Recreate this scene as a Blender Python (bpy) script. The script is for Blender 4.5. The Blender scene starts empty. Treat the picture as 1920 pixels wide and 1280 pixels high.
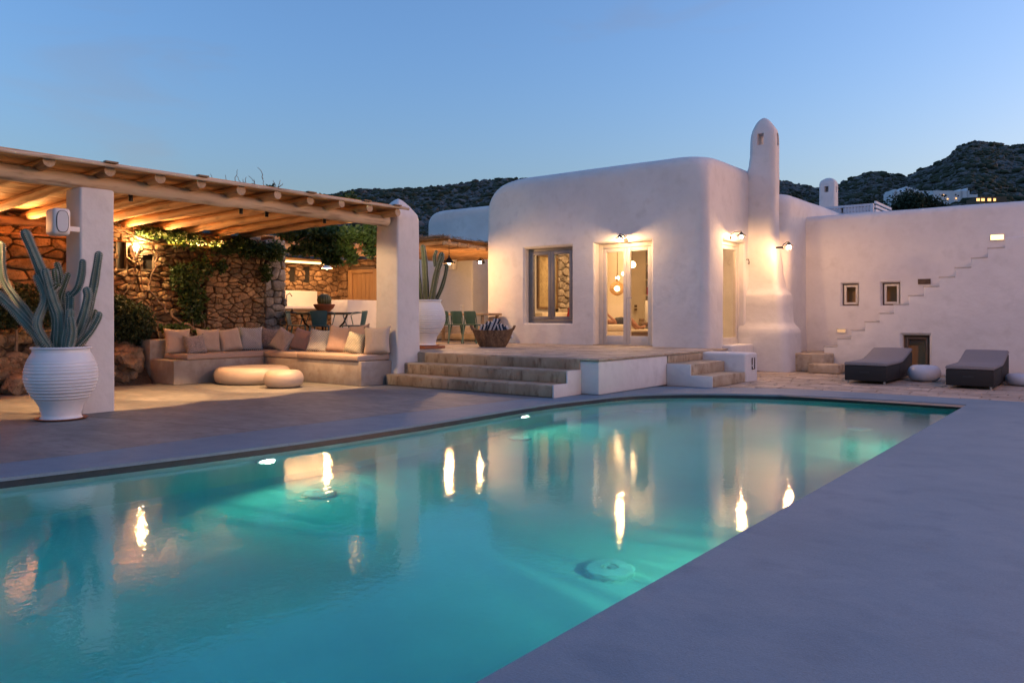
import bpy, bmesh, math, random
from mathutils import Vector, Matrix, noise
R = random.Random(7)
PI = math.pi
sc = bpy.context.scene
COL = sc.collection

# ------------------------------------------------------------------ camera, sky, exposure
CX, CY, CZ = 6.766, -15.15, 1.25
YAW = math.radians(38.0)
FPX = 1472.0
HOR = 590.0
cam_d = bpy.data.cameras.new('camera')
cam = bpy.data.objects.new('camera', cam_d); COL.objects.link(cam)
cam.location = (CX, CY, CZ)
cam.rotation_euler = (PI/2, 0, YAW)
cam_d.sensor_width = 36.0
cam_d.lens = 36.0*FPX/1920.0
cam_d.shift_y = -(640.0-HOR)/1920.0
cam_d.clip_start = 0.05
cam_d.clip_end = 3000
sc.camera = cam

w = bpy.data.worlds.new('World'); sc.world = w; w.use_nodes = True
nt = w.node_tree
bg = nt.nodes['Background']
sky = nt.nodes.new('ShaderNodeTexSky'); sky.sky_type = 'NISHITA'
sky.sun_disc = False
sky.sun_elevation = math.radians(2.0)
sky.sun_rotation = math.radians(44)
sky.altitude = 0; sky.air_density = 1.0; sky.dust_density = 2.8; sky.ozone_density = 2.8
tint = nt.nodes.new('ShaderNodeMix'); tint.data_type = 'RGBA'; tint.blend_type = 'MULTIPLY'; tint.inputs[0].default_value = 1.0
tint.inputs[7].default_value = (1.01, .965, 1.07, 1)
nt.links.new(sky.outputs[0], tint.inputs[6])
# warm haze low all round the horizon and faint pinkish veils of cloud
wtc = nt.nodes.new('ShaderNodeTexCoord'); wsep = nt.nodes.new('ShaderNodeSeparateXYZ'); nt.links.new(wtc.outputs['Generated'], wsep.inputs[0])
wmr = nt.nodes.new('ShaderNodeMapRange'); wmr.interpolation_type = 'SMOOTHSTEP'
wmr.inputs[1].default_value = 0.0; wmr.inputs[2].default_value = .34; wmr.inputs[3].default_value = 1.0; wmr.inputs[4].default_value = 0.0
nt.links.new(wsep.outputs[2], wmr.inputs[0])
hz = nt.nodes.new('ShaderNodeMix'); hz.data_type = 'RGBA'; hz.blend_type = 'MULTIPLY'; hz.inputs[7].default_value = (1.14, .98, .87, 1)
nt.links.new(wmr.outputs[0], hz.inputs[0]); nt.links.new(tint.outputs[2], hz.inputs[6])
wmp = nt.nodes.new('ShaderNodeMapping'); wmp.inputs['Scale'].default_value = (2.2, 2.2, 9.0); wmp.inputs['Location'].default_value = (.6, .1, .35)
wn = nt.nodes.new('ShaderNodeTexNoise'); wn.inputs['Scale'].default_value = 1.6; wn.inputs['Detail'].default_value = 5; wn.inputs['Distortion'].default_value = .6
nt.links.new(wtc.outputs['Generated'], wmp.inputs[0]); nt.links.new(wmp.outputs[0], wn.inputs['Vector'])
wc = nt.nodes.new('ShaderNodeMapRange'); wc.interpolation_type = 'SMOOTHSTEP'; wc.inputs[1].default_value = .56; wc.inputs[2].default_value = .76; wc.inputs[3].default_value = 0; wc.inputs[4].default_value = .75
nt.links.new(wn.outputs['Fac'], wc.inputs[0])
cl_ = nt.nodes.new('ShaderNodeMix'); cl_.data_type = 'RGBA'; cl_.blend_type = 'MULTIPLY'; cl_.inputs[7].default_value = (1.12, .93, .86, 1)
nt.links.new(wc.outputs[0], cl_.inputs[0]); nt.links.new(hz.outputs[2], cl_.inputs[6]); nt.links.new(cl_.outputs[2], bg.inputs[0])
bg.inputs[1].default_value = 0.15
sc.view_settings.view_transform = 'Standard'
sc.view_settings.look = 'None'
sc.view_settings.gamma = 1.0
sc.view_settings.use_curve_mapping = False
sc.view_settings.exposure = 2.55
LK = 0.345   # all lamps are this much weaker than their builders' round figures
cy = sc.cycles
cy.use_denoising = True
cy.max_bounces = 10; cy.diffuse_bounces = 5; cy.glossy_bounces = 4; cy.transmission_bounces = 8
cy.transparent_max_bounces = 16; cy.volume_bounces = 0
cy.caustics_reflective = False; cy.caustics_refractive = True
cy.sample_clamp_indirect = 4.0; cy.blur_glossy = 0.5
cy.use_light_tree = True

SN, CS = math.sin(YAW), math.cos(YAW)
def ray(px, py):
    a = (px-960)/FPX
    return (CS*a-SN, SN*a+CS, (HOR-py)/FPX)
def gz(px, py, z=0.0):
    d = ray(px, py); k = (z-CZ)/d[2]; return Vector((CX+d[0]*k, CY+d[1]*k, z))
def onx(px, py, x):
    d = ray(px, py); k = (x-CX)/d[0]; return Vector((x, CY+d[1]*k, CZ+d[2]*k))
def ony(px, py, y):
    d = ray(px, py); k = (y-CY)/d[1]; return Vector((CX+d[0]*k, y, CZ+d[2]*k))
def at(px, py, dep):
    d = ray(px, py); return Vector((CX+d[0]*dep, CY+d[1]*dep, CZ+d[2]*dep))

# ------------------------------------------------------------------ materials
def mat(name, c1, c2=None, sc1=4.0, rough=0.7, bump=0.0, bscale=30.0, metal=0.0, spec=None, c3=None, stretch=(1,1,1),
        detail=6.0, lo=0.35, hi=0.65, bdist=0.02, fine=None, grain=0.0, rnd=0.0, bump2=None, sheen=0.0, trans=0.0):
    m = bpy.data.materials.new(name); m.use_nodes = True
    n = m.node_tree.nodes; l = m.node_tree.links
    p = n['Principled BSDF']
    p.inputs['Roughness'].default_value = rough
    p.inputs['Metallic'].default_value = metal
    if spec is not None: p.inputs['Specular IOR Level'].default_value = spec
    p.inputs['Base Color'].default_value = (*c1, 1)
    tc = n.new('ShaderNodeTexCoord'); mp = n.new('ShaderNodeMapping')
    l.new(tc.outputs['Object'], mp.inputs[0]); mp.inputs['Scale'].default_value = stretch
    colout = None
    if c2 is not None:
        nz = n.new('ShaderNodeTexNoise'); nz.inputs['Scale'].default_value = sc1; nz.inputs['Detail'].default_value = detail
        nz.inputs['Roughness'].default_value = 0.6
        l.new(mp.outputs[0], nz.inputs['Vector'])
        cr = n.new('ShaderNodeValToRGB'); cr.color_ramp.elements[0].position = lo; cr.color_ramp.elements[1].position = hi
        cr.color_ramp.elements[0].color = (*c1, 1); cr.color_ramp.elements[1].color = (*c2, 1)
        l.new(nz.outputs['Fac'], cr.inputs[0]); colout = cr.outputs[0]
        if c3 is not None:
            nz2 = n.new('ShaderNodeTexNoise'); nz2.inputs['Scale'].default_value = sc1*3.7; nz2.inputs['Detail'].default_value = 5
            l.new(mp.outputs[0], nz2.inputs['Vector'])
            cr2 = n.new('ShaderNodeValToRGB'); cr2.color_ramp.elements[0].position = 0.52; cr2.color_ramp.elements[1].position = 0.72
            cr2.color_ramp.elements[0].color = (0,0,0,1); cr2.color_ramp.elements[1].color = (1,1,1,1)
            l.new(nz2.outputs['Fac'], cr2.inputs[0])
            mx = n.new('ShaderNodeMix'); mx.data_type = 'RGBA'
            l.new(cr2.outputs[0], mx.inputs[0]); l.new(colout, mx.inputs[6]); mx.inputs[7].default_value = (*c3, 1)
            colout = mx.outputs[2]
    if rnd > 0:
        oi = n.new('ShaderNodeObjectInfo'); hs = n.new('ShaderNodeHueSaturation')
        mr = n.new('ShaderNodeMapRange'); mr.inputs[3].default_value = 1-rnd; mr.inputs[4].default_value = 1+rnd
        l.new(oi.outputs['Random'], mr.inputs[0]); l.new(mr.outputs[0], hs.inputs['Value'])
        if colout is not None: l.new(colout, hs.inputs['Color'])
        else: hs.inputs['Color'].default_value = (*c1, 1)
        colout = hs.outputs[0]
    if grain > 0:
        gn = n.new('ShaderNodeTexNoise'); gn.inputs['Scale'].default_value = 75; gn.inputs['Detail'].default_value = 4; gn.inputs['Roughness'].default_value = .8
        l.new(mp.outputs[0], gn.inputs['Vector']); gh = n.new('ShaderNodeHueSaturation'); gr = n.new('ShaderNodeMapRange')
        gr.inputs[1].default_value = .3; gr.inputs[2].default_value = .7; gr.inputs[3].default_value = 1-grain; gr.inputs[4].default_value = 1+grain
        l.new(gn.outputs['Fac'], gr.inputs[0]); l.new(gr.outputs[0], gh.inputs['Value'])
        if colout is not None: l.new(colout, gh.inputs['Color'])
        colout = gh.outputs[0]
    if colout is not None: l.new(colout, p.inputs['Base Color'])
    if bump > 0:
        nb = n.new('ShaderNodeTexNoise'); nb.inputs['Scale'].default_value = bscale; nb.inputs['Detail'].default_value = 8
        nb.inputs['Roughness'].default_value = 0.62
        l.new(mp.outputs[0], nb.inputs['Vector'])
        b = n.new('ShaderNodeBump'); b.inputs['Strength'].default_value = bump; b.inputs['Distance'].default_value = bdist
        l.new(nb.outputs['Fac'], b.inputs['Height']); l.new(b.outputs[0], p.inputs['Normal'])
        if bump2:
            nb2 = n.new('ShaderNodeTexNoise'); nb2.inputs['Scale'].default_value = bump2[0]; nb2.inputs['Detail'].default_value = 3
            l.new(mp.outputs[0], nb2.inputs['Vector'])
            b2 = n.new('ShaderNodeBump'); b2.inputs['Strength'].default_value = 1.0; b2.inputs['Distance'].default_value = bump2[1]
            l.new(nb2.outputs['Fac'], b2.inputs['Height']); l.new(b2.outputs[0], b.inputs['Normal'])
    if trans > 0:
        out = n['Material Output']; tr = n.new('ShaderNodeBsdfTranslucent'); ms = n.new('ShaderNodeMixShader')
        ms.inputs[0].default_value = trans
        if colout is not None: l.new(colout, tr.inputs[0])
        else: tr.inputs[0].default_value = (*c1, 1)
        l.new(p.outputs[0], ms.inputs[1]); l.new(tr.outputs[0], ms.inputs[2]); l.new(ms.outputs[0], out.inputs[0])
    return m
def emis(name, col, s):
    m = bpy.data.materials.new(name); m.use_nodes = True
    n = m.node_tree.nodes; l = m.node_tree.links
    n.remove(n['Principled BSDF']); e = n.new('ShaderNodeEmission')
    e.inputs[0].default_value = (*col, 1); e.inputs[1].default_value = s*LK
    l.new(e.outputs[0], n['Material Output'].inputs[0]); return m
def pane_mat(name, tint=(1,1,1)):
    m = bpy.data.materials.new(name); m.use_nodes = True
    n = m.node_tree.nodes; l = m.node_tree.links
    n.remove(n['Principled BSDF'])
    t = n.new('ShaderNodeBsdfTransparent'); t.inputs[0].default_value = (*tint, 1)
    g = n.new('ShaderNodeBsdfGlossy'); g.inputs['Roughness'].default_value = 0.02
    f = n.new('ShaderNodeFresnel'); gm = n.new('ShaderNodeNewGeometry'); mi = n.new('ShaderNodeMapRange')
    mi.inputs[3].default_value = 1.45; mi.inputs[4].default_value = 1/1.45
    l.new(gm.outputs['Backfacing'], mi.inputs[0]); l.new(mi.outputs[0], f.inputs[0])
    x = n.new('ShaderNodeMixShader')
    l.new(f.outputs[0], x.inputs[0]); l.new(t.outputs[0], x.inputs[1]); l.new(g.outputs[0], x.inputs[2])
    l.new(x.outputs[0], n['Material Output'].inputs[0]); return m

WARM = (1.0, 0.52, 0.21)
M = {}
M['white'] = mat('whitewash', (.62,.60,.595), (.68,.66,.65), 1.3, 0.85, 0.3, 16, bdist=0.012, bump2=(2.2, 0.03), c3=(.60,.58,.57))
M['white_smooth'] = mat('white_paint', (.80,.79,.78), (.84,.83,.82), 3, 0.6, 0.1, 40, bdist=0.004)
M['wallwarm'] = mat('interior_plaster', (.74,.66,.54), (.80,.72,.60), 1.5, 0.8, 0.2, 12, bdist=0.01)
M['micro'] = mat('microcement', (.118,.188,.250), (.160,.234,.298), 0.9, 0.60, 0.6, 110, bdist=0.004, grain=.16, c3=(.115,.178,.237), lo=.3, hi=.7, bump2=(3.0,0.012))
M['patio'] = mat('trowelled_concrete', (.15,.155,.155), (.235,.235,.23), 1.6, 0.6, 0.3, 14, bdist=0.006, c3=(.14,.142,.14), stretch=(1.0,1.5,1.0), bump2=(4.0,0.008))
M['tan'] = mat('tan_cement', (.34,.255,.17), (.50,.41,.30), 2.2, 0.65, 0.35, 18, bdist=0.01, c3=(.27,.19,.12), bump2=(3,0.01))
M['bench'] = mat('bench_cement', (.27,.23,.20), (.41,.37,.33), 2.0, 0.7, 0.35, 20, bdist=0.008, c3=(.29,.24,.20), bump2=(3,0.01))
M['riser'] = mat('stained_cement', (.30,.21,.135), (.46,.36,.25), 2.0, 0.7, 0.4, 18, bdist=0.01, c3=(.19,.12,.07), stretch=(1.6,1.6,.6))
M['flag'] = mat('flagstone', (.30,.235,.18), (.46,.375,.30), 3.0, 0.6, 0.5, 14, bdist=0.012, rnd=.22)
M['nosing'] = mat('cement_nosing', (.46,.42,.38), (.54,.50,.46), 6, .8)
M['grout'] = mat('grout', (.22,.175,.135), (.29,.24,.19), 6, 0.85, 0.4, 20)
M['stone'] = mat('rubble_stone', (.24,.145,.075), (.42,.27,.145), 5.0, 0.85, 0.9, 22, bdist=0.02, c3=(.15,.09,.05), rnd=.34)
M['stone_grey_and_skylit'] = mat('grey_and_skylit_rubble', (.24,.20,.17), (.42,.36,.30), 5.0, 0.85, 0.9, 22, bdist=0.02, c3=(.16,.13,.11), rnd=.3)  # plain grey stone indoors; on the wall end it paints a sky-lit look
M['mortar'] = mat('mortar', (.10,.07,.045), (.16,.11,.07), 9, 0.95, 0.6, 25)
M['rock'] = mat('field_rock', (.15,.10,.065), (.36,.26,.17), 3.5, 0.9, 1.0, 12, bdist=0.05, c3=(.11,.08,.055), rnd=.3)
M['wood'] = mat('peeled_log', (.42,.26,.13), (.60,.42,.25), 3.0, 0.7, 0.5, 18, bdist=0.01, c3=(.26,.155,.08), stretch=(1,.22,1), rnd=.14)
M['woodx'] = mat('peeled_rafter', (.42,.22,.09), (.58,.34,.16), 3.0, 0.7, 0.5, 18, bdist=0.01, c3=(.26,.15,.07), stretch=(.22,1,1), rnd=.16)
M['grey_log'] = mat('weathered_log', (.40,.31,.22), (.62,.52,.41), 3.0, 0.75, 0.6, 16, bdist=0.012, c3=(.20,.14,.09), stretch=(1.4,.16,1.4))
M['logend'] = mat('log_end', (.34,.25,.17), (.48,.37,.27), 14, 0.8, 0.4, 30, c3=(.30,.22,.15))
M['board'] = mat('roof_board', (.44,.23,.09), (.60,.35,.16), 3.0, 0.7, 0.4, 20, bdist=0.006, c3=(.30,.17,.08), stretch=(1.5,.2,1), rnd=.2)
M['reed'] = mat('reed', (.22,.13,.07), (.38,.25,.14), 9, 0.9, 0.5, 40)
M['pot'] = mat('white_glazed_pot', (.66,.69,.74), (.72,.75,.79), 4, 0.38, 0.12, 30, bdist=0.004)
M['terra'] = mat('terracotta', (.30,.10,.05), (.40,.15,.07), 6, 0.7, 0.3, 30)
M['soil'] = mat('soil', (.05,.035,.025), (.09,.065,.045), 30, 0.95, 0.8, 60)
M['cactus'] = mat('cactus_skin', (.080,.130,.110), (.130,.195,.165), 5, 0.5, 0.2, 30, c3=(.10,.125,.08))
M['cactus2'] = mat('cactus_skin_olive', (.075,.10,.05), (.13,.16,.08), 5, 0.5, 0.2, 30, c3=(.12,.12,.05))
M['spine'] = mat('cactus_spine', (.62,.58,.50), rough=.6)
M['leaf'] = mat('vine_leaf', (.045,.085,.025), (.09,.15,.04), 6, 0.5, trans=.3)
M['leafdark'] = mat('shrub_leaf', (.020,.042,.018), (.05,.08,.03), 6, 0.55, trans=.2)
M['leaffar'] = mat('far_foliage', (.022,.036,.018), (.05,.065,.03), .6, 0.8)
M['bark'] = mat('vine_bark', (.20,.13,.085), (.32,.22,.15), 12, 0.9, 0.6, 40)
M['iron'] = mat('black_iron', (.015,.013,.012), rough=.45, metal=.4)
M['teal'] = mat('teal_painted_steel', (.035,.115,.13), (.05,.14,.155), 6, 0.35, spec=.5)
M['green'] = mat('green_painted_steel', (.06,.12,.09), (.08,.15,.11), 6, 0.35)
M['table'] = mat('table_wood', (.30,.19,.11), (.42,.28,.17), 5, 0.6, stretch=(1,.2,1))
M['frame'] = mat('taupe_window_frame', (.13,.13,.145), (.16,.16,.175), 8, 0.5)
M['framel'] = mat('cream_door_frame', (.58,.53,.47), (.63,.58,.52), 8, 0.5)
M['pane'] = pane_mat('window_glass')
M['dark'] = mat('near_black', (.02,.018,.016), rough=.9)
M['cush'] = mat('beige_cushion_fabric', (.37,.29,.25), (.42,.33,.28), 60, 0.95, 0.3, 300, bdist=0.002)
M['cushl'] = mat('sand_pillow_fabric', (.45,.37,.31), (.50,.42,.35), 60, 0.95, 0.3, 300, bdist=0.002)
M['mauve'] = mat('mauve_pillow_fabric', (.33,.24,.22), (.38,.28,.255), 60, 0.95, 0.3, 300, bdist=0.002)
M['wicker'] = mat('black_wicker', (.006,.006,.007), (.014,.013,.013), 90, 0.7, 0.8, 160, bdist=0.004)
M['lcush'] = mat('grey_lounger_cushion', (.19,.18,.19), (.23,.22,.23), 80, 0.95, 0.2, 300, bdist=0.002)
M['pebble'] = mat('pale_resin', (.42,.35,.30), (.46,.39,.335), 3, 0.5, 0.08, 20, bdist=0.004)
M['pebbleb'] = mat('blue_grey_resin', (.42,.47,.54), (.48,.53,.60), 3, 0.5, 0.08, 20, bdist=0.004)
M['basket'] = mat('woven_bark', (.10,.055,.03), (.24,.14,.075), 14, 0.75, 0.9, 30, bdist=0.02, c3=(.36,.22,.11), stretch=(1,1,.5))
M['towel'] = mat('white_towel', (.70,.70,.72), (.76,.76,.78), 40, 0.95, 0.5, 150)
M['towelb'] = mat('navy_towel', (.012,.035,.075), (.02,.05,.10), 40, 0.95, 0.5, 150)
M['plast'] = mat('white_plastic', (.72,.70,.69), rough=.4)
M['plastg'] = mat('grey_grille_cloth', (.55,.58,.62), rough=.7)
M['black'] = mat('black_rubber', (.015,.015,.017), rough=.6)
M['steel'] = mat('brushed_steel', (.45,.44,.43), rough=.35, metal=1.0)
M['poolwall'] = mat('pool_plaster', (.60,.66,.62), (.68,.73,.69), .8, 0.8, 0.1, 10, bdist=0.01)
M['band'] = mat('waterline_dark_band', (.018,.028,.045), (.03,.04,.06), 12, 0.35)  # dark strip round the basin just under the coping
M['disc'] = mat('white_inlet_cover', (.82,.82,.80), rough=.5)
M['door'] = mat('plank_door', (.34,.19,.08), (.42,.25,.11), 5, 0.6, stretch=(1,1,.15), c3=(.42,.24,.10))
M['skin'] = mat('skin', (.33,.16,.10), (.38,.19,.12), 6, 0.55)
M['shorts'] = mat('charcoal_shorts', (.035,.035,.04), (.055,.055,.06), 30, 0.9)
M['shirt'] = mat('white_shirt', (.6,.58,.55), rough=.9)
M['sofa'] = mat('cream_upholstery', (.60,.52,.40), (.66,.58,.46), 30, 0.9, 0.2, 60)
M['brown'] = mat('brown_wood', (.10,.06,.035), (.16,.10,.06), 6, 0.5)
M['red'] = mat('red_cushion', (.30,.02,.025), rough=.9)
M['rattan'] = mat('rattan_shade', (.55,.38,.20), (.66,.48,.27), 40, 0.8, trans=.45)
M['paper'] = mat('old_map_print', (.33,.25,.13), (.45,.35,.19), 5, 0.8, c3=(.24,.18,.10))
M['ground'] = mat('dry_ground', (.08,.065,.04), (.15,.12,.08), .5, 0.95, 0.5, 6, c3=(.05,.055,.03))
M['villa'] = mat('far_whitewash', (.66,.66,.68), (.72,.72,.74), 1.0, 0.9)
M['warmwin'] = emis('lit_window', (1.0,.50,.18), 1.2)

# hill material: scrub with rocks
def hillmat():
    m = bpy.data.materials.new('rocky_scrub'); m.use_nodes = True
    n = m.node_tree.nodes; l = m.node_tree.links; p = n['Principled BSDF']; p.inputs['Roughness'].default_value = .95
    p.inputs['Specular IOR Level'].default_value = 0.1
    tc = n.new('ShaderNodeTexCoord')
    a = n.new('ShaderNodeTexNoise'); a.inputs['Scale'].default_value = .035; a.inputs['Detail'].default_value = 8
    b = n.new('ShaderNodeTexVoronoi'); b.inputs['Scale'].default_value = .26
    v2 = n.new('ShaderNodeTexNoise'); v2.inputs['Scale'].default_value = .45; v2.inputs['Detail'].default_value = 8; v2.inputs['Roughness'].default_value = .75
    for x in (a, b, v2): l.new(tc.outputs['Object'], x.inputs['Vector'])
    r1 = n.new('ShaderNodeValToRGB'); r1.color_ramp.elements[0].position = .35; r1.color_ramp.elements[1].position = .65
    r1.color_ramp.elements[0].color = (.035,.040,.022,1); r1.color_ramp.elements[1].color = (.075,.065,.042,1)
    r2 = n.new('ShaderNodeValToRGB'); r2.color_ramp.elements[0].position = .46; r2.color_ramp.elements[1].position = .60
    r2.color_ramp.elements[0].color = (0,0,0,1); r2.color_ramp.elements[1].color = (1,1,1,1)
    l.new(a.outputs['Fac'], r1.inputs[0]); l.new(v2.outputs['Fac'], r2.inputs[0])
    mx = n.new('ShaderNodeMix'); mx.data_type = 'RGBA'; l.new(r2.outputs[0], mx.inputs[0]); l.new(r1.outputs[0], mx.inputs[6]); mx.inputs[7].default_value = (.22,.21,.20,1)
    r3 = n.new('ShaderNodeValToRGB'); r3.color_ramp.elements[0].position = .25; r3.color_ramp.elements[1].position = .55
    r3.color_ramp.elements[0].color = (.3,.3,.3,1); r3.color_ramp.elements[1].color = (1,1,1,1)
    l.new(b.outputs['Distance'], r3.inputs[0])
    mu = n.new('ShaderNodeMix'); mu.data_type = 'RGBA'; mu.blend_type = 'MULTIPLY'; mu.inputs[0].default_value = .6
    l.new(mx.outputs[2], mu.inputs[6]); l.new(r3.outputs[0], mu.inputs[7]); l.new(mu.outputs[2], p.inputs['Base Color'])
    bp = n.new('ShaderNodeBump'); bp.inputs['Strength'].default_value = .6; bp.inputs['Distance'].default_value = 1.2
    l.new(v2.outputs['Fac'], bp.inputs['Height']); l.new(bp.outputs[0], p.inputs['Normal'])
    return m
M['hill'] = hillmat()

def watermat():
    m = bpy.data.materials.new('pool_water'); m.use_nodes = True
    n = m.node_tree.nodes; l = m.node_tree.links; n.remove(n['Principled BSDF'])
    g = n.new('ShaderNodeBsdfGlass'); g.inputs['IOR'].default_value = 1.33; g.inputs['Roughness'].default_value = 0.010
    tc = n.new('ShaderNodeTexCoord')
    a = n.new('ShaderNodeTexNoise'); a.inputs['Scale'].default_value = 2.2; a.inputs['Detail'].default_value = 2
    b = n.new('ShaderNodeTexNoise'); b.inputs['Scale'].default_value = 22; b.inputs['Detail'].default_value = 3
    l.new(tc.outputs['Object'], a.inputs['Vector']); l.new(tc.outputs['Object'], b.inputs['Vector'])
    b1 = n.new('ShaderNodeBump'); b1.inputs['Distance'].default_value = .0011; b1.inputs['Strength'].default_value = 1
    b2 = n.new('ShaderNodeBump'); b2.inputs['Distance'].default_value = .0010; b2.inputs['Strength'].default_value = 1
    l.new(a.outputs['Fac'], b1.inputs['Height']); l.new(b.outputs['Fac'], b2.inputs['Height'])
    l.new(b1.outputs[0], b2.inputs['Normal']); l.new(b2.outputs[0], g.inputs['Normal'])
    l.new(g.outputs[0], n['Material Output'].inputs['Surface'])
    va = n.new('ShaderNodeVolumeAbsorption'); va.inputs[0].default_value = (.0,.868,.885,1); va.inputs[1].default_value = .78
    l.new(va.outputs[0], n['Material Output'].inputs['Volume'])
    return m
M['water'] = watermat()

def lattice(name, ca, cb, scale, mode):
    m = mat(name, ca, rough=.95); n = m.node_tree.nodes; l = m.node_tree.links; p = n['Principled BSDF']
    tc = n.new('ShaderNodeTexCoord'); mp = n.new('ShaderNodeMapping')
    sx = n.new('ShaderNodeSeparateXYZ'); cb_ = n.new('ShaderNodeCombineXYZ'); l.new(tc.outputs['Generated'], sx.inputs[0])
    l.new(sx.outputs[0], cb_.inputs[0]); l.new(sx.outputs[2], cb_.inputs[1]); l.new(cb_.outputs[0], mp.inputs[0])
    mp.inputs['Scale'].default_value = (scale, scale, scale)
    if mode == 'diamond':
        mp.inputs['Rotation'].default_value = (0, 0, PI/4)
        t = n.new('ShaderNodeTexBrick'); t.offset = 0.0; t.inputs['Mortar Size'].default_value = .12; t.inputs['Brick Width'].default_value = .5
        t.inputs['Row Height'].default_value = .5; t.inputs['Scale'].default_value = 1
        t.inputs['Color1'].default_value = (*ca,1); t.inputs['Color2'].default_value = (*ca,1); t.inputs['Mortar'].default_value = (*cb,1)
        l.new(mp.outputs[0], t.inputs['Vector']); l.new(t.outputs['Color'], p.inputs['Base Color'])
    else:
        t = n.new('ShaderNodeTexWave'); t.bands_direction = 'Y'; t.inputs['Scale'].default_value = 1.0; t.inputs['Distortion'].default_value = 6
        t.inputs['Detail'].default_value = 2; t.inputs['Detail Scale'].default_value = 3
        l.new(mp.outputs[0], t.inputs['Vector'])
        r = n.new('ShaderNodeValToRGB'); r.color_ramp.elements[0].position = .4; r.color_ramp.elements[1].position = .6
        r.color_ramp.elements[0].color = (*ca,1); r.color_ramp.elements[1].color = (*cb,1)
        l.new(t.outputs['Fac'], r.inputs[0]); l.new(r.outputs[0], p.inputs['Base Color'])
    return m
M['lat_blue'] = lattice('blue_lattice_print', (.05,.075,.13), (.50,.50,.50), 9, 'diamond')
M['lat_grey'] = lattice('grey_lattice_print', (.14,.13,.14), (.50,.45,.40), 10, 'diamond')
M['zig'] = lattice('zigzag_weave', (.40,.36,.34), (.17,.16,.18), 7, 'wave')
M['zig2'] = lattice('sage_weave', (.48,.42,.34), (.20,.22,.20), 8, 'diamond')

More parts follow.
